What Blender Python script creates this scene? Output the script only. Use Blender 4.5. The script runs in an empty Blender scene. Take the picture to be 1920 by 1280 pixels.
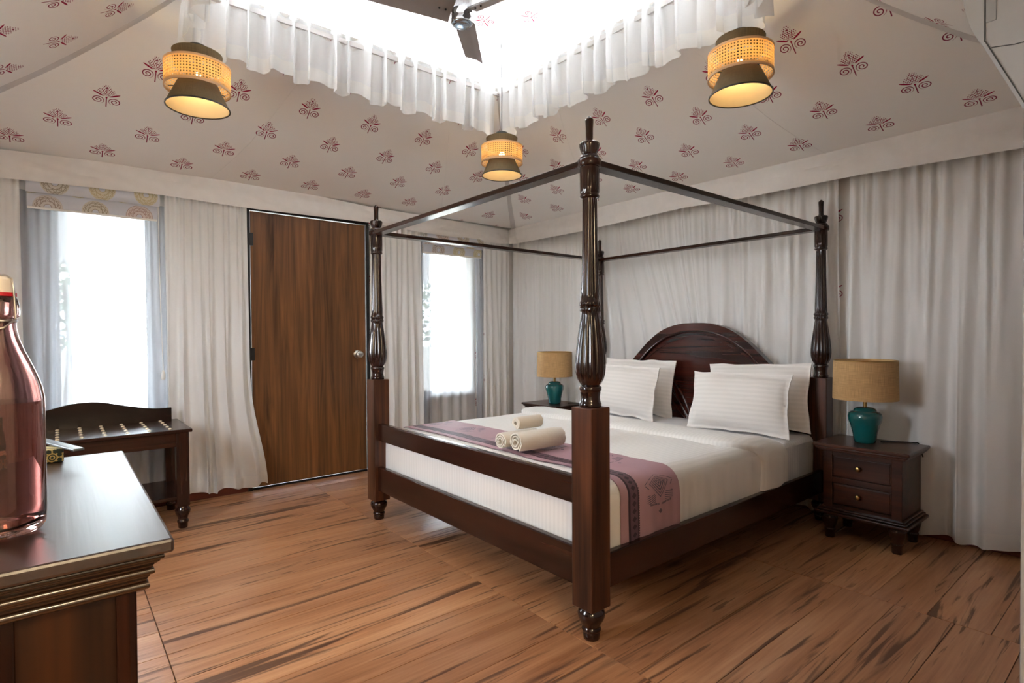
import bpy, bmesh, math, random
from mathutils import Vector, Matrix, noise
PI = math.pi
sc = bpy.context.scene
COL = sc.collection
rng = random.Random(7)

# ------------------------------------------------------------------ camera, sky, light, exposure
cam_d = bpy.data.cameras.new('camera'); cam = bpy.data.objects.new('camera', cam_d); COL.objects.link(cam)
F, YAW, PIT, ROL = 1036.65, 0.8825, 0.0145, -0.0062
cam_d.sensor_width = 36.0; cam_d.sensor_fit = 'HORIZONTAL'; cam_d.lens = F / 1920 * 36
cam_d.shift_y = 2.43 / 1920; cam_d.clip_start = 0.02
_d = Vector((math.cos(YAW)*math.cos(PIT), math.sin(YAW)*math.cos(PIT), -math.sin(PIT)))
_r = Vector((math.sin(YAW), -math.cos(YAW), 0)); _u = _r.cross(_d)
_c, _s = math.cos(ROL), math.sin(ROL)
_r, _u = _c*_r + _s*_u, -_s*_r + _c*_u
cam.matrix_world = Matrix(((_r.x, _u.x, -_d.x, -1.6719), (_r.y, _u.y, -_d.y, -1.5324), (_r.z, _u.z, -_d.z, 1.2422), (0, 0, 0, 1)))
sc.camera = cam
SKY = 1.0
w = bpy.data.worlds.new('overcast_sky'); sc.world = w; w.use_nodes = True
bg = w.node_tree.nodes['Background']; bg.inputs['Color'].default_value = (0.85, 0.92, 1.0, 1); bg.inputs['Strength'].default_value = SKY
sc.view_settings.view_transform = 'Standard'; sc.view_settings.look = 'None'
sc.view_settings.gamma = 1.0; sc.view_settings.use_curve_mapping = False
sc.view_settings.exposure = 5.7
LAMP_W = .10
try:
    sc.cycles.max_bounces = 12; sc.cycles.diffuse_bounces = 6; sc.cycles.transparent_max_bounces = 24
    sc.cycles.transmission_bounces = 8; sc.cycles.caustics_reflective = False; sc.cycles.caustics_refractive = False
    sc.cycles.sample_clamp_indirect = 3.0; sc.cycles.denoising_prefilter = 'ACCURATE'
except Exception:
    pass

# room numbers (metres)
XE, XW, YN, YS = 2.42, -2.62, 3.42, -1.43        # inner wall faces
CX, CY, OA = 0.0, 0.885, 1.089                    # lantern centre, half opening
ZE, ZO, ZU = 2.42, 3.166, 3.537                   # eave, opening edge, lantern top
EXE, EXW, EYN, EYS = 2.26, -2.50, 3.21, -1.42     # eave line of the canvas

def portal(name, loc, sx, sy, rot):
    l = bpy.data.lights.new(name, 'AREA'); l.shape = 'RECTANGLE'; l.size = sx; l.size_y = sy
    l.cycles.is_portal = True
    o = bpy.data.objects.new(name, l); COL.objects.link(o); o.location = loc; o.rotation_euler = rot
    return o
# an area light points down its -Z
WINS_N = [(-1.70, -1.10, 0.67, 2.20), (1.19, 1.80, 0.62, 2.20)]
for k, (a, b, z0, z1) in enumerate(WINS_N):
    portal('window_portal', ((a+b)/2, 3.53, (z0+z1)/2), b-a, z1-z0, (-PI/2, 0, 0))
for (lx, ly, rz) in ((0, OA+.02, 0), (0, -OA-.02, PI), (OA+.02, 0, -PI/2), (-OA-.02, 0, PI/2)):
    portal('lantern_portal', (CX+lx, CY+ly, (ZO+ZU)/2), 2*OA, ZU-ZO, (-PI/2, 0, rz))
SDOOR = (-2.45, -0.842, 2.25)
WFILL = (0.85, 1.30, 1.15, 1.95)  # unseen opening added in the west wall as fill light on the bed foot
portal('west_fill_portal', (XW-.13, (WFILL[0]+WFILL[1])/2, (WFILL[2]+WFILL[3])/2), WFILL[1]-WFILL[0], WFILL[3]-WFILL[2], (PI/2, 0, -PI/2))

# ------------------------------------------------------------------ shader expression helper
class V:
    def __init__(s, t, k): s.t, s.k = t, k
    def _b(s, op, o, rev=False, clamp=False):
        n = s.t.nodes.new('ShaderNodeMath'); n.operation = op; n.use_clamp = clamp
        a, b = (o, s) if rev else (s, o)
        for i, x in enumerate((a, b)):
            if x is None: continue
            if isinstance(x, V): s.t.links.new(x.k, n.inputs[i])
            else: n.inputs[i].default_value = x
        return V(s.t, n.outputs[0])
    def __add__(s, o): return s._b('ADD', o)
    __radd__ = __add__
    def __sub__(s, o): return s._b('SUBTRACT', o)
    def __rsub__(s, o): return s._b('SUBTRACT', o, True)
    def __mul__(s, o): return s._b('MULTIPLY', o)
    __rmul__ = __mul__
    def __truediv__(s, o): return s._b('DIVIDE', o)
    def lt(s, o): return s._b('LESS_THAN', o)
    def gt(s, o): return s._b('GREATER_THAN', o)
    def mx(s, o): return s._b('MAXIMUM', o)
    def mn(s, o): return s._b('MINIMUM', o)
    def abs(s): return s._b('ABSOLUTE', None)
    def fract(s): return s._b('FRACT', None)
    def floor(s): return s._b('FLOOR', None)
    def sqrt(s): return s._b('SQRT', None)
    def cos(s): return s._b('COSINE', None)
    def sin(s): return s._b('SINE', None)
    def sign(s): return s._b('SIGN', None)
    def atan2(s, o): return s._b('ARCTAN2', o)
    def sat(s): return s._b('ADD', 0.0, clamp=True)
    def smooth(s, lo, hi):
        n = s.t.nodes.new('ShaderNodeMapRange'); n.interpolation_type = 'SMOOTHSTEP'
        s.t.links.new(s.k, n.inputs[0]); n.inputs[1].default_value = lo; n.inputs[2].default_value = hi
        return V(s.t, n.outputs[0])
def vlen(a, b): return (a*a + b*b).sqrt()

def lin(c):  # sRGB 0-255 -> linear rgba
    return tuple(((v/255)/12.92 if v/255 <= .04045 else ((v/255+.055)/1.055)**2.4) for v in c) + (1,)

class MAT:
    def __init__(s, name, rough=.6, color=None, **kw):
        s.m = bpy.data.materials.new(name); s.m.use_nodes = True; s.t = s.m.node_tree
        s.b = s.t.nodes['Principled BSDF']; s.out = s.t.nodes['Material Output']
        s.b.inputs['Roughness'].default_value = rough
        if color: s.b.inputs['Base Color'].default_value = color
        for k, v in kw.items(): s.b.inputs[k.replace('_', ' ')].default_value = v
    def n(s, typ, **kw):
        x = s.t.nodes.new(typ)
        for k, v in kw.items():
            if hasattr(x, k): setattr(x, k, v)
            else: s.l(v, x.inputs[k.replace('_', ' ')])
        return x
    def l(s, a, sock):
        if isinstance(a, V): s.t.links.new(a.k, sock)
        elif isinstance(a, bpy.types.NodeSocket): s.t.links.new(a, sock)
        else: sock.default_value = a
    def coord(s, kind='Object'):
        return s.n('ShaderNodeTexCoord').outputs[kind]
    def xyz(s, vec):
        x = s.n('ShaderNodeSeparateXYZ'); s.l(vec, x.inputs[0]); return [V(s.t, o) for o in x.outputs]
    def comb(s, x, y, z):
        c = s.n('ShaderNodeCombineXYZ')
        for i, a in enumerate((x, y, z)): s.l(a, c.inputs[i])
        return c.outputs[0]
    def map(s, vec, scale=(1, 1, 1), rot=(0, 0, 0), loc=(0, 0, 0)):
        x = s.n('ShaderNodeMapping'); s.l(vec, x.inputs[0]); x.inputs[1].default_value = loc
        x.inputs[2].default_value = rot; x.inputs[3].default_value = scale; return x.outputs[0]
    def rand(s): return s.n('ShaderNodeObjectInfo').outputs['Random']
    def jit(s, vec, k=(17, 23, 11)):
        vm = s.n('ShaderNodeVectorMath', operation='MULTIPLY_ADD'); r = s.rand()
        s.t.links.new(r, vm.inputs[0]); vm.inputs[1].default_value = k; s.l(vec, vm.inputs[2]); return vm.outputs[0]
    def noise(s, vec, scale=5, detail=3, rough=.5, dist=0):
        x = s.n('ShaderNodeTexNoise'); s.l(vec, x.inputs['Vector']); x.inputs['Scale'].default_value = scale
        x.inputs['Detail'].default_value = detail; x.inputs['Roughness'].default_value = rough; x.inputs['Distortion'].default_value = dist
        return V(s.t, x.outputs['Fac'])
    def ramp(s, fac, stops):
        x = s.n('ShaderNodeValToRGB'); s.l(fac, x.inputs[0]); e = x.color_ramp.elements
        while len(e) < len(stops): e.new(.5)
        for el, (p, c) in zip(e, stops): el.position = p; el.color = c
        return x.outputs[0]
    def mix(s, fac, a, b, mode='MIX'):
        x = s.n('ShaderNodeMix', data_type='RGBA'); x.blend_type = mode
        s.l(fac, x.inputs[0]); s.l(a, x.inputs[6]); s.l(b, x.inputs[7]); return x.outputs[2]
    def bump(s, h, strength=.3, dist=.01):
        x = s.n('ShaderNodeBump'); s.l(h, x.inputs['Height']); x.inputs['Strength'].default_value = strength
        x.inputs['Distance'].default_value = dist; s.t.links.new(x.outputs[0], s.b.inputs['Normal']); return x.outputs[0]
    def color(s, c): s.l(c, s.b.inputs['Base Color'])

def plain(name, c, rough=.5, **kw):
    m = MAT(name, rough, None, **kw)
    co = m.coord(); f = m.noise(co, 14, 3)
    m.color(m.mix(f, tuple(v*.92 for v in c[:3])+(1,), tuple(min(1, v*1.06) for v in c[:3])+(1,)))
    return m.m

def wood(name, axis, dark, light, rough=.26, coat=.12, gscale=1.0, bump=.06, spec=.35):
    m = MAT(name, rough); m.b.inputs['Coat Weight'].default_value = coat; m.b.inputs['Coat Roughness'].default_value = .12
    m.b.inputs['Specular IOR Level'].default_value = spec
    co = m.jit(m.coord())
    sc_ = [9.0*gscale]*3; sc_['xyz'.index(axis)] = .55*gscale
    v = m.map(co, tuple(sc_))
    a = m.noise(v, 1.0, 3, .55, 1.2)
    sc2 = [70.0]*3; sc2['xyz'.index(axis)] = 2.0
    b = m.noise(m.map(co, tuple(sc2)), 1.0, 2)
    f = (a*.8 + b*.25)
    mid = tuple((x+y)/2 for x, y in zip(dark, light))
    m.color(m.ramp(f, [(.36, dark), (.56, mid), (.76, light)]))
    m.bump(b*.5 + a*.5, bump, .004)
    return m.m

DK, RD = lin((22, 11, 8)), lin((66, 34, 22))
W_X = wood('dark_sheesham_x', 'x', DK, RD); W_Y = wood('dark_sheesham_y', 'y', DK, RD); W_Z = wood('dark_sheesham_z', 'z', DK, RD)
POST_W = wood('dark_sheesham_post', 'z', lin((32, 17, 11)), lin((108, 64, 40)), rough=.32)
TURN_W = wood('dark_sheesham_turned', 'z', lin((24, 12, 9)), lin((58, 29, 20)), rough=.16, coat=.6)
HEAD_W = wood('headboard_wood', 'y', lin((30, 14, 12)), lin((86, 38, 28)), rough=.24, coat=.5)
NS_W = wood('nightstand_wood', 'y', lin((34, 18, 12)), lin((84, 46, 28)), rough=.3)
CAB_TOP = wood('cabinet_top_wood', 'y', lin((24, 12, 10)), lin((62, 32, 24)), rough=.4, coat=.8, bump=.6, spec=1.0)
CAB_TOP.node_tree.nodes['Principled BSDF'].inputs['Coat Roughness'].default_value = .36
CAB_W = wood('cabinet_panel_wood', 'z', lin((12, 7, 5)), lin((76, 42, 20)), rough=.4, coat=.1, gscale=.9)
DOOR_W = wood('door_veneer', 'z', lin((70, 44, 24)), lin((140, 94, 54)), rough=.42, coat=.1, gscale=1.5)
SKIRT_W = wood('skirting_wood', 'x', lin((70, 30, 20)), lin((120, 56, 36)), rough=.5, coat=0)

# floor planks: brown rustic planks with dark streaks and knots, grain along x
m = MAT('floor_plank_wood', .36); m.b.inputs['Specular IOR Level'].default_value = .4
co = m.jit(m.coord(), (31, 17, 7))
a = m.noise(m.map(co, (.9, 9, 1)), 1, 4, .6, .8)
fine = m.noise(m.map(co, (3, 90, 1)), 1, 2)
base = m.ramp(a*.66 + fine*.34, [(.30, lin((150, 98, 62))), (.5, lin((186, 132, 92))), (.7, lin((208, 158, 116)))])
st = m.noise(m.map(co, (.7, 12, 1), loc=(5, 3, 0)), 1, 3, .55, 1.6)
streak = st.smooth(.57, .67)
st2 = m.noise(m.map(co, (1.3, 26, 1), loc=(1, 9, 0)), 1, 2, .5, 2.2).smooth(.64, .70)
vo = m.n('ShaderNodeTexVoronoi'); m.l(m.map(co, (1.1, 4.2, 1)), vo.inputs['Vector']); vo.inputs['Scale'].default_value = 1.0
knot = V(m.t, vo.outputs['Distance'])
knot = 1 - (knot + (fine-.5)*.12).smooth(.03, .14)
dark = streak.mx(st2*.8).mx(knot*.75)
c = m.mix(dark*.78, base, lin((52, 32, 24)))
rv = V(m.t, m.rand())
c = m.mix((rv*7.31).fract()*.36, c, lin((96, 58, 44)), 'MIX')
m.color(c); m.bump(fine*.4 - dark*.6, .12, .003)
m.l(.30 + dark*.2, m.b.inputs['Roughness'])
FLOOR_M = m.m
GROUT_M = plain('floor_joint', lin((52, 36, 28)), .8)

# ---- printed motif (two curls, leaves and a dotted flower head) as a node group of u,v in metres
def motif_group():
    g = bpy.data.node_groups.new('block_print_motif', 'ShaderNodeTree')
    g.interface.new_socket('u', in_out='INPUT', socket_type='NodeSocketFloat'); g.interface.new_socket('v', in_out='INPUT', socket_type='NodeSocketFloat')
    g.interface.new_socket('mask', in_out='OUTPUT', socket_type='NodeSocketFloat'); g.interface.new_socket('tone', in_out='OUTPUT', socket_type='NodeSocketFloat')
    gi = g.nodes.new('NodeGroupInput'); go = g.nodes.new('NodeGroupOutput')
    u, v = V(g, gi.outputs[0]), V(g, gi.outputs[1])
    ax = (u/.458).fract() - .5; ay = (v/.51).fract() - .5
    alt = (ax.abs() + ay.abs()).gt(.5)
    x = (ax - ax.sign()*alt*.5)*(.458/.155); y = (ay - ay.sign()*alt*.5)*(.51/.155)
    X = x.abs()
    dx, dy = X-.27, (y+.17)*1.15
    r = vlen(dx, dy); th = dy.atan2(dx)*(1/(2*PI))
    q = ((r*10.0) - th).fract()
    spiral = (q-.5).abs().lt(.19) * r.lt(.205) * r.gt(.025)
    stem = X.lt(.019) * y.gt(-.46) * y.lt(.0)
    t = (X-.26)*.89 + (y-.13)*.454; nn = (y-.13)*.89 - (X-.26)*.454
    leaf = (t*t*(1/.19**2) + nn*nn*(1/.032**2)).lt(1)
    R = vlen(x, y); A = x.atan2(y)
    fan = (A*17.0).cos().gt(.72) * R.lt(.36) * A.abs().lt(.75) * y.gt(-.02)
    hub = vlen(X, y+.01).lt(.035)
    gx = (x/.074 + 0.5*(y/.064).floor()).fract() - .5; gy = (y/.064).fract() - .5
    dots = vlen(gx, gy).lt(.30)
    c1 = vlen(x, y-.42).lt(.155); c2 = vlen(X-.19, y-.27).lt(.115); c3 = vlen(X-.07, y-.2).lt(.12)
    dots = dots * c1.mx(c2).mx(c3)
    eye = vlen(x, y-.42).lt(.033)
    dark = spiral.mx(stem).mx(leaf).mx(hub).mx(eye)
    mask = dark.mx(dots).mx(fan*.75)
    g.links.new(mask.k, go.inputs[0]); g.links.new(leaf.mx(hub).mx(fan).k, go.inputs[1])
    return g
MOTIF = motif_group()
def canvas(name, c, print_fac=1.0, use_uv=True, uo=(0, 0)):
    m = MAT(name, .85); m.b.inputs['Specular IOR Level'].default_value = .15
    if use_uv:
        uv = m.n('ShaderNodeUVMap').outputs[0]; u, v, _ = m.xyz(uv)
    g = m.n('ShaderNodeGroup'); g.node_tree = MOTIF
    m.l(u+uo[0], g.inputs[0]); m.l(v+uo[1], g.inputs[1])
    mask, tone = V(m.t, g.outputs[0]), V(m.t, g.outputs[1])
    weave = m.noise(m.map(m.coord(), (1, 1, 1)), 220, 2)
    blot = m.noise(m.coord(), 1.3, 3)
    base = m.mix(blot, tuple(k*.95 for k in c[:3])+(1,), c)
    ink = m.mix(tone, lin((142, 58, 80)), lin((154, 22, 60)))
    m.color(m.mix(mask*print_fac, base, ink))
    wr = m.noise(m.map(m.coord(), (1.5, 1.5, 4)), 2.2, 3)
    m.bump(wr + weave*.03, .25, .03)
    return m.m
CANVAS = canvas('printed_roof_canvas', lin((242, 239, 235)))
WALLCANVAS = canvas('printed_wall_canvas', lin((232, 228, 224)), 1.0)
PLAINCANVAS = plain('plain_canvas', lin((230, 227, 222)), .85)

def sheer(name, c, trans=.22, transl=.35, stripe=0, hem=False):
    m = MAT(name, .9); t = m.t
    uv = m.n('ShaderNodeUVMap').outputs[0]; u, v, _ = m.xyz(uv)
    co = m.coord()
    wv = m.noise(m.map(co, (50, 50, 700)), 1, 2)*.5 + m.noise(m.map(co, (700, 700, 50)), 1, 2)*.5
    col = m.mix(wv, tuple(k*.95 for k in c[:3])+(1,), c)
    d = m.n('ShaderNodeBsdfDiffuse'); m.l(col, d.inputs[0])
    tl = m.n('ShaderNodeBsdfTranslucent'); m.l(col, tl.inputs[0])
    tp = m.n('ShaderNodeBsdfTransparent')
    m1 = m.n('ShaderNodeMixShader'); m1.inputs[0].default_value = transl; t.links.new(d.outputs[0], m1.inputs[1]); t.links.new(tl.outputs[0], m1.inputs[2])
    m2 = m.n('ShaderNodeMixShader'); t.links.new(m1.outputs[0], m2.inputs[1]); t.links.new(tp.outputs[0], m2.inputs[2])
    m.l((wv-.5)*.12 + trans, m2.inputs[0])
    t.links.new(m2.outputs[0], m.out.inputs[0]); t.nodes.remove(m.b)
    return m.m
SHEER = sheer('white_sheer_linen', lin((246, 245, 243)), .13, .12)
SHEER_W = sheer('white_window_voile', lin((238, 238, 238)), .32, .4)
SHEER_S = sheer('white_lantern_voile', lin((248, 248, 248)), .16, .5)
HEM = sheer('white_sheer_hem', lin((240, 238, 234)), .04, .3)
GREY = sheer('grey_sheer_linen', lin((196, 199, 206)), .12, .5)
VALANCE = plain('valance_cloth', lin((228, 224, 220)), .9)
CANVASPLAIN = plain('roof_seam_cloth', lin((238, 235, 231)), .9)
TAPE = plain('seam_tape', lin((204, 200, 197)), .9)

def cloth(name, c, stripe=None, bumps=.3, rough=.75, sheen=.2, weave=260):
    m = MAT(name, rough); m.b.inputs['Sheen Weight'].default_value = sheen; m.b.inputs['Specular IOR Level'].default_value = .25
    co = m.coord(); x, y, z = m.xyz(co)
    h = m.noise(co, weave, 2)*.05 + m.noise(co, 7, 4, .6)*.6
    cc = m.mix(m.noise(co, 3, 2), tuple(k*.96 for k in c[:3])+(1,), c)
    if stripe:
        ax, p = stripe; s = {'x': x, 'y': y, 'z': z}[ax]
        f = ((s/p).fract()-.5).abs().smooth(.2, .3)
        cc = m.mix(f, cc, tuple(k*.93 for k in c[:3])+(1,)); h = h + f*.10
        m.l(.5 + f*.3, m.b.inputs['Roughness'])
    m.color(cc); m.bump(h, bumps, .012)
    return m.m
DUVET = cloth('white_satin_stripe_duvet', lin((240, 238, 234)), ('y', .026))
SHEET = cloth('white_satin_stripe_sheet', lin((232, 231, 233)), ('x', .03))
PILLOWM = cloth('white_satin_stripe_pillow', lin((242, 238, 233)), ('z', .03), .3)
TERRY = cloth('cream_terry', lin((222, 212, 198)), None, .9, .95, .5, 160)
def pat_runner():
    m = MAT('mauve_kilim_runner', .6); uv = m.n('ShaderNodeUVMap').outputs[0]; u, v, _ = m.xyz(uv)  # v across runner (x), u along (over the bed)
    co = m.coord()
    base = m.mix(m.noise(co, 6, 3), lin((164, 128, 138)), lin((184, 148, 156)))
    inb = v.gt(.045) * v.lt(.118)
    bandc = lin((104, 78, 90)); ink = lin((46, 34, 46))
    c = m.mix(inb, base, bandc)
    du = ((u/.034).fract()-.5)*.034; dv = v-.086
    dia = (du.abs()*1.0 + dv.abs()*.8).lt(.0135)
    edge = (v-.052).abs().lt(.006)
    tri = (v-.118).abs().lt(.004) * ((u/.011).fract()-.5).abs().lt(.3)
    tri = tri.mx((v-.114).abs().lt(.003))
    # kilim lozenges, one each .46 m
    mu = ((u/.385).fract()-.5)*.385; t = (v-.262).abs()
    L = t + (mu*-1.0).mx(0.0)*1.05 + mu.mx(0.0)*1.9
    s1 = ((L/.0155).fract()).lt(.6) * L.lt(.078)
    s1 = s1 * (((v/.007).fract()).lt(.8).mx(L.lt(.045)))
    rows = ((mu+t*.25)/.0095).fract().lt(.5) * mu.gt(-.085) * mu.lt(-.045) * (t-.062).abs().lt(.030) * L.gt(.088)
    chev = (L-.100).abs().lt(.0035) * mu.gt(-.02) * ((mu/.02).fract()).lt(.8)
    bar = (mu + .098 - t*.12).abs().lt(.0045) * t.lt(.075) * t.gt(.006) * ((t/.011).fract()).lt(.8)
    foot = (t + (mu+.130).abs()).lt(.0115)
    rows = rows.mx(bar)
    ink_m = (dia*inb).mx(edge).mx(tri)
    c = m.mix(ink_m*.85, c, ink)
    c = m.mix((s1.mx(rows).mx(chev).mx(foot))*.8, c, lin((62, 62, 84)))
    m.color(c); m.bump(m.noise(co, 240, 2)*.1 + m.noise(co, 9, 3)*.5, .3, .01)
    return m.m
RUNNER = pat_runner()
def pat_blind():
    m = MAT('medallion_blind_cloth', .85); uv = m.n('ShaderNodeUVMap').outputs[0]; u, v, _ = m.xyz(uv)
    p = .25
    cu, cv = u/p, v/(p*.62)
    row = cv.floor(); U = cu + row*.37
    cell = m.n('ShaderNodeTexWhiteNoise'); cell.noise_dimensions = '2D'; m.l(m.comb(U.floor(), row, 0.0), cell.inputs[0])
    rnd = V(m.t, cell.outputs[0])
    x = (U.fract()-.5)*p; y = (cv.fract()-.5)*(p*.62)
    r = vlen(x, y); a = y.atan2(x)
    R0 = .070 + rnd*.012
    inside = r.lt(R0)
    rings = ((r/.0195).fract()-.5).abs().gt(.41)
    pet = ((a*10.0).cos()*.006 + r - .048).abs().lt(.0024).mx(((a*16.0).cos()*.003 + r - .065).abs().lt(.0018)).mx(((a*10.0).cos()*.003 + r - .039).abs().lt(.0017))
    lines = rings.mx(pet)*r.lt(R0)
    core = r.lt(.017)
    fillc = m.ramp(rnd, [(.0, lin((206, 196, 156))), (.33, lin((206, 194, 156))), (.5, lin((196, 188, 174))), (.8, lin((214, 196, 186)))])
    lc = m.ramp(rnd, [(.0, lin((176, 160, 104))), (.3, lin((178, 160, 110))), (.45, lin((92, 72, 50))), (.8, lin((150, 108, 92)))])
    base = lin((204, 207, 216))
    c = m.mix(inside*.7, base, fillc); c = m.mix(lines*inside*.62, c, lc); c = m.mix(core, c, base)
    m.color(c); m.bump(m.noise(m.coord(), 200, 2)*.2, .2, .005)
    return m.m
BLIND = pat_blind()
CORDM = plain('white_cord', lin((236, 234, 230)), .6)

def burlap(name, c, sc_=1.0):
    m = MAT(name, .9); co = m.coord(); uv = m.n('ShaderNodeUVMap').outputs[0]; u, v, _ = m.xyz(uv)
    n1 = m.noise(m.map(uv, (14, 420, 1)), 1, 2); n2 = m.noise(m.map(uv, (420, 14, 1)), 1, 2)
    f = (n1+n2)*.5
    m.color(m.ramp(f, [(.36, tuple(k*.62 for k in c[:3])+(1,)), (.62, c)])); m.bump(f, .35, .003)
    return m.m
BURLAP = burlap('burlap_shade', lin((204, 164, 112)))
OLIVE = burlap('olive_shade_cloth', lin((112, 94, 62)))
LINING = plain('cream_lining', lin((208, 192, 166)), .8)
def cane():
    m = MAT('woven_cane', .55, lin((214, 176, 126))); t = m.t
    uv = m.n('ShaderNodeUVMap').outputs[0]; u, v, _ = m.xyz(uv); p = .0152
    gx = (u/p).fract()-.5; gy = (v/p).fract()-.5
    hole = vlen(gx, gy).lt(.27)
    str_ = ((u+v)/(p*.5)).fract()
    c = m.mix(str_.smooth(.3, .7), lin((196, 152, 100)), lin((226, 192, 144))); m.color(c)
    m.b.inputs['Transmission Weight'].default_value = 0
    tl = m.n('ShaderNodeBsdfTranslucent'); m.l(lin((230, 180, 110)), tl.inputs[0])
    m0 = m.n('ShaderNodeMixShader'); m0.inputs[0].default_value = .55; t.links.new(m.b.outputs[0], m0.inputs[1]); t.links.new(tl.outputs[0], m0.inputs[2])
    tp = m.n('ShaderNodeBsdfTransparent'); mx = m.n('ShaderNodeMixShader'); m.l(hole, mx.inputs[0])
    t.links.new(m0.outputs[0], mx.inputs[1]); t.links.new(tp.outputs[0], mx.inputs[2]); t.links.new(mx.outputs[0], m.out.inputs[0])
    return m.m
CANE = cane()
CANERIM = plain('cane_rim', lin((206, 164, 120)), .5)
BLACK = plain('black_metal', lin((26, 24, 24)), .4)
CHROME = plain('chrome', lin((200, 204, 208)), .12, Metallic=1.0)
STEEL = plain('brushed_steel', lin((206, 204, 200)), .3, Metallic=1.0)
BRASS = plain('aged_brass', lin((176, 142, 88)), .3, Metallic=1.0)
STUDM = plain('pale_brass_stud', lin((222, 206, 176)), .35, Metallic=.7)
BLADEM = plain('grey_fan_blade', lin((150, 144, 142)), .35)
TEALM = plain('teal_glaze', lin((12, 92, 92)), .16, Coat_Weight=.6)
ACW = plain('white_plastic', lin((214, 218, 220)), .4)
ACD = plain('grey_gap', lin((90, 94, 96)), .6)
FRAMEM = plain('black_door_frame', lin((22, 20, 20)), .45)
WINFR = plain('grey_window_frame', lin((120, 120, 122)), .5)
WHITEP = plain('white_paint', lin((226, 224, 220)), .5)
def emis(name, c, s):
    m = MAT(name); m.b.inputs['Emission Color'].default_value = c; m.b.inputs['Emission Strength'].default_value = s
    m.l(c, m.b.inputs['Base Color']); return m.m
BULB = emis('lit_bulb', lin((255, 220, 150)), 8.0*LAMP_W)
def glass(name, c, rough=0, ior=1.45):
    m = MAT(name, rough, c); m.b.inputs['Transmission Weight'].default_value = 1; m.b.inputs['IOR'].default_value = ior; return m.m
NET = sheer('white_dimming_net', lin((236, 236, 236)), .26, .35)  # for the added net that dims the lantern daylight
AWNM = sheer('pale_awning_canvas', lin((240, 240, 240)), .0, .55)
PANE = None
m = MAT('window_glass'); t = m.t
tp = m.n('ShaderNodeBsdfTransparent'); m.l((.93, .95, .96, 1), tp.inputs[0]); gl = m.n('ShaderNodeBsdfGlossy'); gl.inputs['Roughness'].default_value = .02
fr = m.n('ShaderNodeFresnel'); mx = m.n('ShaderNodeMixShader'); t.links.new(fr.outputs[0], mx.inputs[0]); t.links.new(tp.outputs[0], mx.inputs[1]); t.links.new(gl.outputs[0], mx.inputs[2])
t.links.new(mx.outputs[0], m.out.inputs[0]); t.nodes.remove(m.b); PANE = m.m
BOTTLE = glass('rose_glass', lin((196, 162, 158)))
WATERM = glass('water', lin((250, 225, 220)), 0, 1.33)
REDRUB = plain('red_rubber', lin((190, 20, 40)), .4)
CERAM = plain('white_ceramic', lin((236, 230, 224)), .25)

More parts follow.
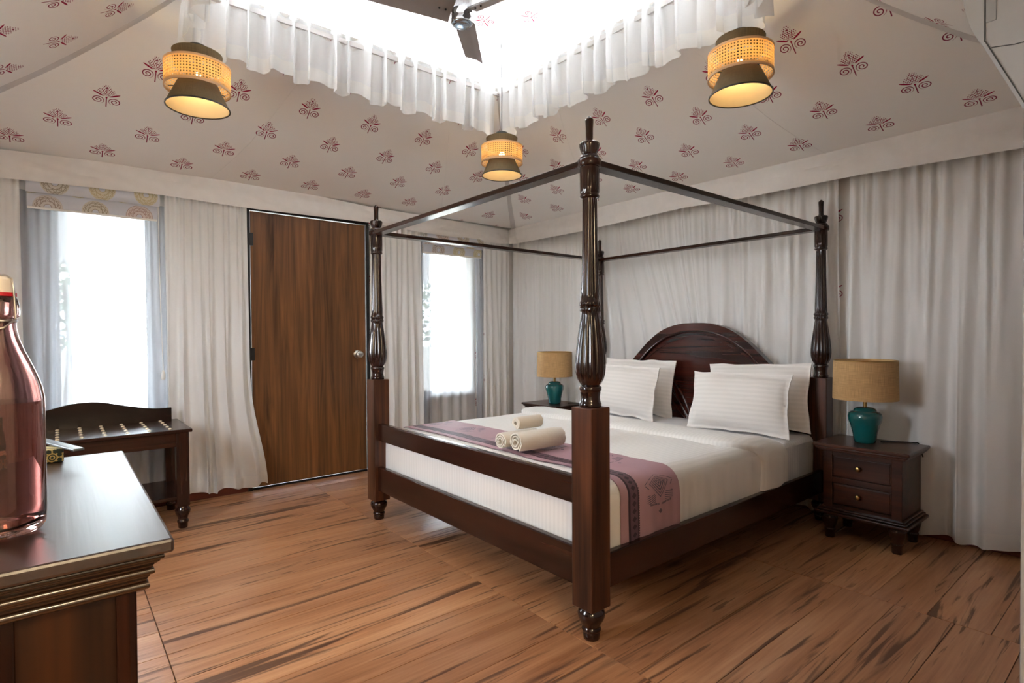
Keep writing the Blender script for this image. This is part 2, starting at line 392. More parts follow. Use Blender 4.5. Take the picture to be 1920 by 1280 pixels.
# ------------------------------------------------------------------ mesh helper
class MB:
    def __init__(s): s.v, s.f, s.uv, s.hasuv, s.round = [], [], [], False, False
    def add(s, verts, faces, uvs=None):
        o = len(s.v); s.v += [tuple(p) for p in verts]
        for i, f in enumerate(faces):
            s.f.append([o+k for k in f])
            if uvs: s.uv.append(uvs[i]); s.hasuv = True
            else: s.uv.append([(0, 0)]*len(f))
        return s
    def box(s, x0, x1, y0, y1, z0, z1, b=0.0, rz=0, c=None):
        if b <= 0:
            vs = [(x, y, z) for z in (z0, z1) for y in (y0, y1) for x in (x0, x1)]
            fs = [(0, 2, 3, 1), (4, 5, 7, 6), (0, 1, 5, 4), (2, 6, 7, 3), (0, 4, 6, 2), (1, 3, 7, 5)]
        else:
            bm = bmesh.new(); bmesh.ops.create_cube(bm, size=1)
            for v in bm.verts: v.co = Vector(((x0+x1)/2+v.co.x*(x1-x0), (y0+y1)/2+v.co.y*(y1-y0), (z0+z1)/2+v.co.z*(z1-z0)))
            bmesh.ops.bevel(bm, geom=bm.edges[:], offset=b, segments=2, profile=.5, affect='EDGES')
            bm.verts.index_update(); vs = [v.co.copy() for v in bm.verts]; fs = [[v.index for v in f.verts] for f in bm.faces]; bm.free()
        if rz:
            cx, cy = c or ((x0+x1)/2, (y0+y1)/2); k, q = math.cos(rz), math.sin(rz)
            vs = [(cx+(v[0]-cx)*k-(v[1]-cy)*q, cy+(v[0]-cx)*q+(v[1]-cy)*k, v[2]) for v in vs]
        return s.add(vs, fs)
    def lathe(s, prof, cx=0, cy=0, seg=32, flute=None, caps=True, closed=False):
        """prof: [(r, z)] bottom to top; flute(z)->(count, depth)"""
        vs, fs, uvs = [], [], []; s.round = True
        n = len(prof)
        for r, z in prof:
            for k in range(seg):
                a = 2*PI*k/seg; rr = r
                if flute:
                    q = flute(z)
                    if q: rr = r*(1 - q[1]*(.5-.5*math.cos(a*q[0]))**2)
                vs.append((cx+rr*math.cos(a), cy+rr*math.sin(a), z))
        def quad(i, j):
            for k in range(seg):
                k2 = (k+1) % seg
                fs.append((i*seg+k, i*seg+k2, j*seg+k2, j*seg+k))
                r = max(prof[i][0], prof[j][0])
                u0, u1 = 2*PI*k/seg*r, 2*PI*(k+1)/seg*r
                uvs.append([(u0, prof[i][1]), (u1, prof[i][1]), (u1, prof[j][1]), (u0, prof[j][1])])
        for i in range(n-1): quad(i, i+1)
        if closed: quad(n-1, 0)
        elif caps:
            fs.append(tuple(range(seg-1, -1, -1))); uvs.append([(0, 0)]*seg)
            fs.append(tuple((n-1)*seg+k for k in range(seg))); uvs.append([(0, 0)]*seg)
        return s.add(vs, fs, uvs)
    def tube(s, path, r, seg=8, r2=None):
        path = [Vector(p) for p in path]; n = len(path); vs, fs = [], []
        up = Vector((0, 0, 1))
        for i, p in enumerate(path):
            t = (path[min(i+1, n-1)] - path[max(i-1, 0)]).normalized()
            a = t.cross(up)
            if a.length < 1e-3: a = t.cross(Vector((1, 0, 0)))
            a.normalize(); b = t.cross(a)
            rr = r if r2 is None else r+(r2-r)*i/(n-1)
            for k in range(seg): vs.append(p + a*rr*math.cos(2*PI*k/seg) + b*rr*math.sin(2*PI*k/seg))
        for i in range(n-1):
            for k in range(seg): fs.append((i*seg+k, i*seg+(k+1) % seg, (i+1)*seg+(k+1) % seg, (i+1)*seg+k))
        fs.append(tuple(range(seg-1, -1, -1))); fs.append(tuple((n-1)*seg+k for k in range(seg)))
        return s.add(vs, fs)
    def prism(s, pts, d0, d1, plane='yz'):
        """closed outline pts (a,b) extruded along the remaining axis from d0 to d1"""
        n = len(pts)
        P = {'yz': lambda a, b, d: (d, a, b), 'xz': lambda a, b, d: (a, d, b), 'xy': lambda a, b, d: (a, b, d)}[plane]
        vs = [P(a, b, d0) for a, b in pts] + [P(a, b, d1) for a, b in pts]
        fs = [tuple(range(n-1, -1, -1)), tuple(range(n, 2*n))] + [(i, (i+1) % n, n+(i+1) % n, n+i) for i in range(n)]
        return s.add(vs, fs)
    def strip(s, A, B, d0, d1, plane='yz'):
        """band between polylines A and B (same length), with thickness"""
        n = len(A)
        P = {'yz': lambda a, b, d: (d, a, b), 'xz': lambda a, b, d: (a, d, b), 'xy': lambda a, b, d: (a, b, d)}[plane]
        vs = [P(*p, d0) for p in A]+[P(*p, d0) for p in B]+[P(*p, d1) for p in A]+[P(*p, d1) for p in B]
        fs = []
        for i in range(n-1):
            fs += [(i, i+1, n+i+1, n+i), (2*n+i, 3*n+i, 3*n+i+1, 2*n+i+1), (i, 2*n+i, 2*n+i+1, i+1), (n+i, n+i+1, 3*n+i+1, 3*n+i)]
        fs += [(0, n, 3*n, 2*n), (n-1, 3*n-1, 4*n-1, 2*n-1)]
        return s.add(vs, fs)
    def grid(s, fn, nu, nv, uvfn=None, flip=False):
        vs, fs, uvs = [], [], []
        for j in range(nv+1):
            for i in range(nu+1): vs.append(fn(i/nu, j/nv))
        for j in range(nv):
            for i in range(nu):
                q = [j*(nu+1)+i, j*(nu+1)+i+1, (j+1)*(nu+1)+i+1, (j+1)*(nu+1)+i]
                U = [(i/nu, j/nv), ((i+1)/nu, j/nv), ((i+1)/nu, (j+1)/nv), (i/nu, (j+1)/nv)]
                if uvfn: U = [uvfn(*k) for k in U]
                if flip: q.reverse(); U.reverse()
                fs.append(q); uvs.append(U)
        return s.add(vs, fs, uvs)
    def mesh(s, name, mats, off=(0, 0, 0), smooth=True, angle=None, recalc=True):
        angle = angle or (50 if s.round else 18)
        me = bpy.data.meshes.new(name)
        me.from_pydata([(v[0]-off[0], v[1]-off[1], v[2]-off[2]) for v in s.v], [], s.f)
        if s.hasuv:
            l = me.uv_layers.new(name='UVMap'); k = 0
            for f in s.uv:
                for c in f: l.data[k].uv = c; k += 1
        if recalc:
            bm = bmesh.new(); bm.from_mesh(me); bmesh.ops.recalc_face_normals(bm, faces=bm.faces[:]); bm.to_mesh(me); bm.free()
        for m in (mats if isinstance(mats, (list, tuple)) else [mats]): me.materials.append(m)
        if smooth:
            me.shade_smooth()
            try: me.set_sharp_from_angle(angle=math.radians(angle))
            except Exception: pass
        return me

ORG = {}
def obj(name, mb, mats, parent=None, loc=None, world=True, **kw):
    """one mesh object. Vertices are given in the frame of the thing (its base at ORG of the parent) in world axes."""
    if parent is not None:
        off = ORG[parent.name] if world else (0, 0, 0)
    else:
        off = loc or (0, 0, 0)
    o = bpy.data.objects.new(name, mb.mesh(name, mats, off, **kw)); COL.objects.link(o)
    if parent is not None: o.parent = parent
    else: o.location = off
    ORG[o.name] = off if world else (0, 0, 0)
    return o
def tag(o, label, cat, group=None):
    o['label'] = label; o['category'] = cat
    if group: o['group'] = group
    return o
def thing(name, label, cat, loc, group=None):
    o = bpy.data.objects.new(name, None); COL.objects.link(o); o.location = loc; o.empty_display_size = .1
    ORG[o.name] = tuple(loc); return tag(o, label, cat, group)
def structure(o): o['kind'] = 'structure'; return o
def smooth01(t): t = max(0, min(1, t)); return t*t*(3-2*t)
def interp(pts, x):
    if x <= pts[0][0]: return pts[0][1]
    for (a, b), (c, d) in zip(pts, pts[1:]):
        if x <= c: return b+(d-b)*(x-a)/(c-a)
    return pts[-1][1]
def smoothpts(pts, n):
    """Catmull-Rom through 2D points"""
    P = [Vector(p) for p in pts]; P = [P[0]*2-P[1]]+P+[P[-1]*2-P[-2]]; out = []
    for i in range(1, len(P)-2):
        for k in range(n):
            t = k/n; a, b, c, d = P[i-1:i+3]
            out.append(.5*((2*b)+(-a+c)*t+(2*a-5*b+4*c-d)*t*t+(-a+3*b-3*c+d)*t**3))
    out.append(P[-2]); return [tuple(p) for p in out]

# ------------------------------------------------------------------ setting: floor
mb = MB().box(XW-.1, XE+.1, YS-1.6, YN+.1, -.12, -.012)
floor = structure(obj('floor', mb, GROUT_M))
PL, PW = 1.313, .218
pm = MB().box(-PL/2+.0016, PL/2-.0016, -PW/2+.0012, PW/2-.0012, -.012, 0, .0012)
pmesh = pm.mesh('plank', FLOOR_M)
x0 = -.045-2*PL
col_off = [.985, .985, -.92, -.92+.1, .3]
def plank(cx, cy, lx, ly):
    o = bpy.data.objects.new('plank', pmesh); COL.objects.link(o); o.parent = floor; o.location = (cx, cy, 0)
    o.scale = (lx/PL, ly/PW, 1)
for k in range(4):
    a, b = x0+k*PL, x0+(k+1)*PL
    a, b = max(a, XW), min(b, XE)
    y = col_off[k] - 30*PW
    while y < YN:
        c, d = max(y, YS-.35), min(y+PW, YN)
        if d-c > .02 and b-a > .02: plank((a+b)/2, (c+d)/2, b-a, d-c)
        y += PW
# ------------------------------------------------------------------ walls with openings
def wall_boxes(a0, a1, z1, openings):
    """rectangles (a0,a1,z0,z1) of a wall leaving the openings free"""
    xs = sorted({a0, a1, *[o[0] for o in openings], *[o[1] for o in openings]}); R = []
    for p, q in zip(xs, xs[1:]):
        op = [o for o in openings if o[0] <= p+1e-6 and o[1] >= q-1e-6]
        z = 0
        for o in sorted(op, key=lambda o: o[2]):
            if o[2] > z: R.append((p, q, z, o[2]))
            z = o[3]
        if z < z1: R.append((p, q, z, z1))
    return R
def wallmesh(axis, pos, thick, rects, name, mat=None):
    mb = MB()
    for a, b, z0, z1 in rects:
        o = len(mb.v); n = len(mb.f)
        if axis == 'y': mb.box(a, b, min(pos, pos+thick), max(pos, pos+thick), z0, z1)
        else: mb.box(min(pos, pos+thick), max(pos, pos+thick), a, b, z0, z1)
        for i in range(n, len(mb.f)):
            mb.uv[i] = [((mb.v[k][0] if axis == 'y' else mb.v[k][1]), mb.v[k][2]) for k in mb.f[i]]
    mb.hasuv = True
    return structure(obj(name, mb, mat or WALLCANVAS, smooth=False, recalc=False))
WT = 2.5
wallmesh('y', YN, .1, wall_boxes(XW-.1, XE+.1, WT, WINS_N+[(-.50, .54, 0, 2.275)]), 'wall_north')
wallmesh('x', XE, .1, wall_boxes(YS-.07, YN, WT, []), 'wall_east')
wallmesh('y', YS-.07, .07, wall_boxes(XW-.1, XE, WT, [(SDOOR[0], SDOOR[1], 0, SDOOR[2])]), 'wall_south', plain('beige_bounce_wall', lin((158, 148, 138)), .7))  # unseen wall, dull beige chosen to weaken the bounce onto the bed side
wallmesh('x', XW-.1, .1, wall_boxes(YS-.07, YN, WT, [WFILL]), 'wall_west')
structure(obj('baseboard_north', MB().box(XW, -.50, YN-.20, YN-.005, 0, .085, .004).box(.56, XE-.03, YN-.03, YN-.002, 0, .085, .004), SKIRT_W))
structure(obj('baseboard_east', MB().box(XE-.022, XE-.002, YS+.01, YN-.22, 0, .085, .004), wood('skirting_wood_y', 'y', lin((70, 30, 20)), lin((120, 56, 36)), .5, 0)))
# the small lobby the photograph is taken from
lob = MB()
for (a, b, c, d) in ((XW-.1, -.75, YS-1.6, YS-1.5), (XW-.1, XW, YS-1.5, YS-.07), (-.85, -.75, YS-1.5, YS-.07)): lob.box(a, b, c, d, 0, WT)
lob.box(XW-.1, -.75, YS-1.6, YS-.07, WT, WT+.08)
structure(obj('wall_lobby', lob, PLAINCANVAS, smooth=False))
lobl = bpy.data.lights.new('lobby_glow', 'POINT'); lobl.energy = 1.1; lobl.color = (1, .78, .5); lobl.shadow_soft_size = .10
lobo = bpy.data.objects.new('lobby_glow', lobl); COL.objects.link(lobo); lobo.location = (-1.75, YS-1.0, 2.25)
tr = structure(obj('trim_1', MB().box(SDOOR[1]-.004, SDOOR[1]+.05, YS-.085, YS+.012, 0, SDOOR[2]+.05, .003), plain('grey_paint', lin((150, 150, 150)), .5)))

# windows
for k, (a, b, z0, z1) in enumerate(WINS_N):
    wn = MB()
    for r in ((a, a+.045, z0, z1), (b-.045, b, z0, z1), (a+.045, b-.045, z1-.045, z1), (a+.045, b-.045, z0, z0+.045)):
        wn.box(r[0], r[1], 3.44, 3.50, r[2], r[3], .004)
    win = structure(obj('window_%d' % (k+1), wn, WINFR, loc=((a+b)/2, 3.47, z0)))
    obj('pane', MB().box(a+.04, b-.04, 3.468, 3.474, z0+.04, z1-.04), PANE, win)
    obj('sill', MB().box(a-.03, b+.03, 3.36, 3.44, z0-.03, z0, .004), WINFR, win)
    obj('mullion', MB().box((a+b)/2-.012, (a+b)/2+.012, 3.45, 3.49, z0+.04, z0+.42, .003), WINFR, win)

# door
dx0, dx1, dz = -.478, .516, 2.258
door = structure(obj('door_1', MB().box(dx0+.012, dx1-.008, 3.225, 3.262, .022, dz-.012, .002), DOOR_W, loc=(0, 3.24, 0)))
obj('door_frame', MB().box(dx0-.03, dx0+.004, 3.212, 3.42, 0, dz+.018, .002).box(dx1-.002, dx1+.026, 3.212, 3.42, 0, dz+.018, .002).box(dx0+.004, dx1-.002, 3.212, 3.42, dz-.006, dz+.018, .002)
    .box(dx0, dx1, 3.235, 3.42, 0, .018), FRAMEM, door)
kn = MB(); prof = [(.034, 0), (.036, .006), (.02, .012), (.017, .03), (.028, .038), (.033, .05), (.031, .064), (.022, .07), (.012, .069)]
vs = MB().lathe(prof, 0, 0, 24); kn.add([(.425+v[0], 3.225-v[2], 1.075+v[1]) for v in vs.v], vs.f)
obj('knob', kn, STEEL, door)
for hz in (2.02, 1.1, .25):
    obj('hinge', MB().box(dx0-.004, dx0+.03, 3.206, 3.226, hz-.05, hz+.05, .002), FRAMEM, door)

# ------------------------------------------------------------------ canvas roof
SAG = .10
def slope_pt(side, a, t):
    """a: 0..1 along the eave, t: 0..1 up the slope"""
    e = {'N': ((EXW, EYN), (EXE, EYN)), 'E': ((EXE, EYS), (EXE, EYN)), 'S': ((EXW, EYS), (EXE, EYS)), 'W': ((EXW, EYS), (EXW, EYN))}[side]
    o = {'N': ((CX-OA, CY+OA), (CX+OA, CY+OA)), 'E': ((CX+OA, CY-OA), (CX+OA, CY+OA)), 'S': ((CX-OA, CY-OA), (CX+OA, CY-OA)), 'W': ((CX-OA, CY-OA), (CX-OA, CY+OA))}[side]
    p = Vector(e[0])*(1-a)+Vector(e[1])*a; q = Vector(o[0])*(1-a)+Vector(o[1])*a
    x = p*(1-t)+q*t; z = ZE+(ZO-ZE)*t - SAG*4*t*(1-t)
    z += .006*noise.noise(Vector((x.x*1.7, x.y*1.7, 3)))*4*t*(1-t)
    return Vector((x.x, x.y, z))
SL = {}
def slope_uv(side, a, t):
    p = slope_pt(side, a, t)
    L = math.hypot({'N': EYN-(CY+OA), 'S': CY-OA-EYS, 'E': EXE-(CX+OA), 'W': CX-OA-EXW}[side], ZO-ZE)
    if side == 'N': return (p.x-.41+.229, t*L-.2+.255)
    if side == 'S': return (-p.x, t*L)
    if side == 'E': return (p.y-.08+.229, t*L-.18+.255)
    return (-p.y-.1, t*L+.05)
mb = MB()
for s_ in 'NESW':
    mb.grid(lambda a, t: slope_pt(s_, a, t), 40, 20, lambda a, t: slope_uv(s_, a, t))
mb.grid(lambda a, t: (CX-OA-.02+(2*OA+.04)*a, CY-OA-.02+(2*OA+.04)*t, ZU+.05*math.sin(PI*a)*math.sin(PI*t)), 16, 16, lambda a, t: (CX-OA+2*OA*a+.15, t*2*OA+.1))
ceil = structure(obj('ceiling', mb, CANVAS, recalc=False, angle=70))
# rain fly above the roof, opaque, so that no daylight leaks round the eave
fly = MB()
for s_ in 'NESW': fly.grid(lambda a, t: slope_pt(s_, a, t*1.0)+Vector((0, 0, .05+.0*t)), 8, 4)
fly.box(CX-OA-.25, CX+OA+.25, CY-OA-.25, CY+OA+.25, ZU+.12, ZU+.16)
ed = [(XW-.12, EYN-.02, XE+.12, YN+.14), (XW-.12, YS-.12, XE+.12, EYS+.02)]
for (a, b, c, d) in ed: fly.box(a, c, b, d, ZE+.05, ZE+.09)
fly.box(EXE-.02, XE+.12, YS, YN, ZE+.05, ZE+.09); fly.box(XW-.12, EXW+.02, YS, YN, ZE+.05, ZE+.09)
structure(obj('trim_3', fly, PLAINCANVAS, recalc=False))
# hip tapes
for sx, sy in ((1, 1), (-1, 1), (1, -1)):
    s_ = 'N' if sy > 0 else 'E'
    pts = []
    for i in range(25):
        t = i/24
        p = slope_pt('N' if sy > 0 else 'S', (1 if sx > 0 else 0), t); p.z -= .006; pts.append(p)
    dirv = Vector((sx, -sy, 0)).normalized()
    mbt = MB().grid(lambda a, t: pts[min(24, int(round(t*24)))] + dirv*(a-.5)*.055 + Vector((0, 0, -.004*math.cos((a-.5)*PI)-.002*noise.noise(Vector((t*14, a*3, sx+2*sy))))), 4, 24)
    obj('seam_tape', mbt, TAPE, ceil)
for side, a0_ in (('N', .36), ('N', .80), ('E', .30), ('E', .74), ('W', .5)):
    pts = []
    for i in range(25):
        p = slope_pt(side, a0_, i/24); p.z -= .0025; pts.append(p)
    dv_ = Vector((1, 0, 0)) if side == 'N' else Vector((0, 1, 0))
    obj('roof_seam', MB().grid(lambda a, t: pts[min(24, int(round(t*24)))]+dv_*(a-.5)*.007+Vector((0, 0, -.0015*(1-abs(2*a-1)))), 2, 24), CANVASPLAIN, ceil)
# opening frame rails + lantern top rails
fr = MB()
for z, h in ((ZO-.012, .03), (ZU-.015, .02)):
    k = OA+.012
    fr.box(CX-k-.02, CX+k+.02, CY+k-.015, CY+k+.015, z, z+h).box(CX-k-.02, CX+k+.02, CY-k-.015, CY-k+.015, z, z+h)
    fr.box(CX+k-.015, CX+k+.015, CY-k, CY+k, z, z+h).box(CX-k-.015, CX-k+.015, CY-k, CY+k, z, z+h)
for sx in (-1, 1):
    for sy in (-1, 1): fr.box(CX+sx*OA-.015, CX+sx*OA+.015, CY+sy*OA-.015, CY+sy*OA+.015, ZO, ZU)
obj('lantern_frame', fr, TAPE, ceil)

# net sheets added over the four lantern sides to dim the daylight
for nm, x0_, x1_, y0_, y1_ in (('n', CX-OA, CX+OA, CY+OA+.03, CY+OA+.031), ('s', CX-OA, CX+OA, CY-OA-.031, CY-OA-.03), ('e', CX+OA+.03, CX+OA+.031, CY-OA, CY+OA), ('w', CX-OA-.031, CX-OA-.03, CY-OA, CY+OA)):
    obj('dimming_net', MB().box(x0_, x1_, y0_, y1_, ZO, ZU), NET, ceil, smooth=False)
# valance bands along the eaves
def band(name, pts_top, pts_bot, wave=.004, seed=0):
    P = [Vector(p) for p in pts_top]; Q = [Vector(p) for p in pts_bot]
    n = 120
    def samp(L, a):
        k = a*(len(L)-1); i = min(int(k), len(L)-2); return L[i].lerp(L[i+1], smooth01(k-i)*.5+(k-i)*.5)
    def fn(a, t):
        p = samp(P, a).lerp(samp(Q, a), t)
        b = math.sin(PI*t)
        nv = noise.noise(Vector((a*9+seed, t*1.6-a*3, seed)))*.024*b + noise.noise(Vector((a*26, t*5-a*14, seed+4)))*.009*b + noise.noise(Vector((a*60, t*9-a*40, seed+8)))*.003*b
        return p + N*nv
    d = (P[-1]-P[0]); N = Vector((-d.y, d.x, 0)).normalized()
    if N.dot(Vector((CX, CY, 0))-P[0]) < 0: N = -N
    return structure(obj(name, MB().grid(fn, n, 10), VALANCE, recalc=False))
nt = [(-2.5, 3.155, 2.41), (-1.93, 3.155, 2.417), (-1.08, 3.155, 2.449), (-.49, 3.155, 2.462), (.5, 3.165, 2.412), (1.5, 3.20, 2.404), (2.06, 3.235, 2.404), (2.235, 3.27, 2.412)]
nb = [(-2.5, 3.15, 2.235), (-1.93, 3.15, 2.238), (-1.08, 3.15, 2.263), (-.49, 3.15, 2.250), (.5, 3.155, 2.264), (1.1, 3.19, 2.243), (2.05, 3.225, 2.236), (2.235, 3.245, 2.255)]
band('trim_2', nt, nb, seed=1)
et = [(2.245, 3.27, 2.412), (2.248, 3.15, 2.42), (2.248, 2.2, 2.43), (2.248, 1.06, 2.45), (2.248, .59, 2.434), (2.248, .16, 2.426), (2.248, -.23, 2.424), (2.248, -1.0, 2.424), (2.248, -1.42, 2.424)]
eb = [(2.225, 3.245, 2.255), (2.25, 3.15, 2.245), (2.25, 2.18, 2.236), (2.25, 1.06, 2.258), (2.25, .58, 2.240), (2.25, .16, 2.238), (2.25, -.23, 2.236), (2.25, -1.0, 2.204), (2.25, -1.42, 2.2)]
band('trim_4', et, eb, seed=5)

# ------------------------------------------------------------------ curtains
def curtain(name, A, B, ztop, zbot, nft, nfb, at, ab, seed, mat, label, group=None, cat='curtain', lean=None, hem=.09, hemmat=None, flare=None, rows=26, per=14, top_pt=None, botwave=.012):
    R = random.Random(seed); A, B = Vector(A), Vector(B); L = (B-A).length
    dx = (B-A)/L; nx = Vector((dx.y, -dx.x))
    ctr = Vector((CX, CY))
    if nx.dot(ctr-A) < 0: nx = -nx
    w1 = [(R.uniform(.4, 1.2), R.uniform(0, 6.3), R.uniform(1.1, 2.6)) for _ in range(5)]
    w2 = [(R.uniform(.4, 1.3), R.uniform(0, 6.3), R.uniform(.9, 2.3)) for _ in range(5)]
    def ph(s, n, w):
        return 2*PI*n*s + sum(a*math.sin(2*PI*n*s/(k*1.7)+p) for a, p, k in w)*.55
    nu = int(max(nft, nfb)*per)
    def pt(a, t, off=0):
        tt = smooth01(t*1.25)
        s = a
        if lean: s2 = a + lean(a, t)/L
        else: s2 = a
        p1, p2 = ph(a, nft, w1), ph(a, nfb, w2)
        f1 = math.sin(p1); f1 = math.copysign(abs(f1)**.8, f1)
        f2 = math.sin(p2) + .3*math.sin(2*p2+1)
        amp = (1-tt)*at*f1 + tt*ab*f2
        lat = tt*ab*.55*math.cos(p2)*.6
        z = ztop + (zbot-ztop)*t + (botwave*math.sin(p2*.5+seed)*t if botwave else 0)
        q = A + dx*(s2*L+lat) + nx*(amp+off)
        if flare: q += dx*flare(a, t)
        return Vector((q.x, q.y, z))
    loc = (((A+B)/2).x, ((A+B)/2).y, zbot)
    mb = MB().grid(lambda a, t: pt(a, t), nu, rows, lambda a, t: (a*L, (1-t)*(ztop-zbot)))
    o = tag(obj(name, mb, mat, loc=loc, recalc=False, angle=80), label, cat, group)
    if hem:
        t0 = 1-hem/(ztop-zbot)
        obj('hem', MB().grid(lambda a, t: pt(a, t0+(1-t0)*t, .003), nu, 3, lambda a, t: (a*L, (1-t)*hem)), hemmat or HEM, o, recalc=False, angle=80)
    return o
cur = 'sheer_curtain'
curtain(cur, (-2.5, 3.185), (-1.845, 3.185), 2.30, .05, 9, 5, .013, .032, 1, SHEER, 'off-white sheer curtain left of the patterned blind at far left of photo')
curtain(cur, (-1.058, 3.185), (-.505, 3.175), 2.30, .05, 11, 6, .011, .028, 2, SHEER, 'off-white sheer curtain between the left window and the wooden door, its edge crossing the door',
        flare=lambda a, t: (a**2)*(.03*math.sin(PI*t)*0 + .12*smooth01((t-.55)/.45)**1.5))
curtain(cur, (.548, 3.19), (1.085, 3.215), 2.30, .05, 9, 5, .012, .028, 3, SHEER, 'off-white sheer curtain between the wooden door and the right window, behind the bed')
curtain(cur, (1.86, 3.235), (2.27, 3.305), 2.28, .05, 5, 4, .010, .022, 4, SHEER, 'narrow off-white sheer curtain between the right window and the room corner')
g2 = 'grey_curtain'
curtain(g2, (-1.86, 3.245), (-1.60, 3.245), 2.2, .05, 4, 3, .012, .024, 5, GREY, 'grey linen drape hanging at the left side of the left window')
curtain(g2, (-1.175, 3.245), (-1.045, 3.245), 2.2, .05, 3, 2, .010, .018, 6, GREY, 'narrow grey linen drape at the right side of the left window beside the blind cord')
curtain(g2, (1.04, 3.275), (1.235, 3.275), 2.2, .05, 3, 2, .012, .020, 7, GREY, 'grey linen drape at the left side of the right window, half hidden by white sheer')
curtain(g2, (1.765, 3.265), (1.885, 3.275), 2.2, .05, 3, 2, .010, .016, 8, GREY, 'narrow grey linen drape at the right side of the right window')
wv = 'window_voile'
curtain(wv, (-1.72, 3.31), (-1.09, 3.31), 2.2, .05, 8, 6, .010, .020, 9, SHEER_W, 'white voile drawn across the bright left window above the bench')
curtain(wv, (1.16, 3.335), (1.83, 3.335), 2.2, .05, 7, 5, .010, .020, 10, SHEER_W, 'white voile drawn across the bright right window beyond the bed')
def hl(a, t):   # folds lean where the cloth is tucked behind the headboard
    y = 3.33 + (-.07-3.33)*a
    k = math.exp(-((y-1.55)/.5)**2); return .28*k*smooth01(t/.62)
curtain(cur, (2.345, 3.33), (2.345, -.07), 2.29, .035, 40, 19, .012, .033, 11, SHEER, 'wide off-white sheer curtain covering the wall behind the carved headboard', lean=hl)
curtain(cur, (2.335, -.135), (2.335, -1.40), 2.29, .03, 15, 7, .014, .036, 12, SHEER, 'off-white sheer curtain at the right end of the headboard wall, beside the right nightstand',
        lean=lambda a, t: -.03*(1-a)*smooth01(t/.8))

# lantern skirts: voile hanging from the lantern top past the opening
sk = thing('lantern_skirt', 'white gathered voile skirt hanging around the roof lantern', 'curtain', (CX, CY, 2.8))
def skirt(A, B, seed, nf=17):
    R = random.Random(seed); A, B = Vector(A), Vector(B); L = (B-A).length; dx = (B-A)/L
    nx = Vector((-dx.y, dx.x))
    if nx.dot(Vector((CX, CY))-A) < 0: nx = -nx
    w = [(R.uniform(.4, 1.1), R.uniform(0, 6.3), R.uniform(1, 2.4)) for _ in range(5)]
    jz = [R.uniform(-1, 1) for _ in range(60)]
    def pt(a, t, off=0):
        p2 = 2*PI*nf*a + sum(k*math.sin(2*PI*nf*a/(q*1.7)+p) for k, p, q in w)*.9
        p1 = 2*PI*nf*2.1*a + p2*.3
        tt = smooth01(t*1.2)
        amp = (1-tt)*.007*math.sin(p1) + tt*.036*(math.copysign(abs(math.sin(p2))**.7, math.sin(p2))+.35*math.sin(2.3*p2+.8))
        lat = tt*.030*math.cos(p2+.4)
        edge = math.exp(-(a/.05)**2)+math.exp(-((1-a)/.05)**2)
        z = 3.525 - .685*t - t*(.055*edge + .022*math.sin(p2*.5+seed)+.012*math.sin(p2))
        q = A+dx*(a*L+lat)+nx*(amp+off - .05*t)
        return Vector((q.x, q.y, z))
    p = obj('panel', MB().grid(lambda a, t: pt(a, t), nf*14, 16, lambda a, t: (a*L, t)), SHEER_S, sk, recalc=False, angle=80)
    obj('hem', MB().grid(lambda a, t: pt(a, .88+.12*t, .003), nf*14, 3, lambda a, t: (a*L, t)), HEM, p, recalc=False, angle=80)
k = OA-.035
skirt((CX-k, CY+k), (CX+k, CY+k), 31); skirt((CX+k, CY+k), (CX+k, CY-k), 32)
skirt((CX-k, CY-k), (CX-k, CY+k), 33); skirt((CX+k, CY-k), (CX-k, CY-k), 34)

# roman blinds
def blind(x0, x1, ztop, zmid, zbot, y, label, cord):
    t = thing('roman_blind', label, 'blind', ((x0+x1)/2, y, zbot))
    def fold(xa, xb, za, zb, bulge, yy, uo):
        def fn(a, s):
            zz = za+(zb-za)*s
            return Vector((xa+(xb-xa)*a, yy-bulge*math.sin(PI*min(1, s*1.06))**.8-.002*math.sin(a*9), zz + .004*math.sin(a*3)))
        mbx = MB().grid(fn, 24, 8, lambda a, s: (xa+(xb-xa)*a+uo, za+(zb-za)*s))
        mbx.grid(lambda a, s: fn(a, s)+Vector((0, .006, 0)), 24, 8, lambda a, s: (xa+(xb-xa)*a+uo, za+(zb-za)*s), flip=True)
        obj('fold', mbx, BLIND, t, recalc=False)
    fold(x0, x1, ztop, zmid, .016, y-.012, .0)
    fold(x0+.004, x1-.012, zmid+.02, zbot, .012, y+.012, .13)
    obj('bottom_bar', MB().box(x0+.005, x1-.013, y+.002, y+.016, zbot-.006, zbot+.008, .003), CORDM, t)
    obj('headrail', MB().box(x0, x1, y-.005, y+.03, ztop-.02, ztop+.02, .003), CORDM, t)
    if cord:
        c = obj('cord', MB().tube([(x1-.008, y-.004, zmid), (x1-.004, y-.006, 1.6), (x1+.008, y-.006, 1.0)], .003), CORDM, t)
        obj('cord_weight', MB().lathe([(.004, .93), (.013, .935), (.013, .975), (.008, .995), (.003, 1.003)], x1+.008, y-.006, 12), CORDM, c)
blind(-1.815, -1.088, 2.275, 2.180, 2.083, 3.188, 'folded roman blind with tan and salmon medallions at the top of the left window', True)
blind(1.105, 1.84, 2.25, 2.14, 2.058, 3.222, 'folded roman blind with pale medallions at the top of the right window beyond the bed', False)

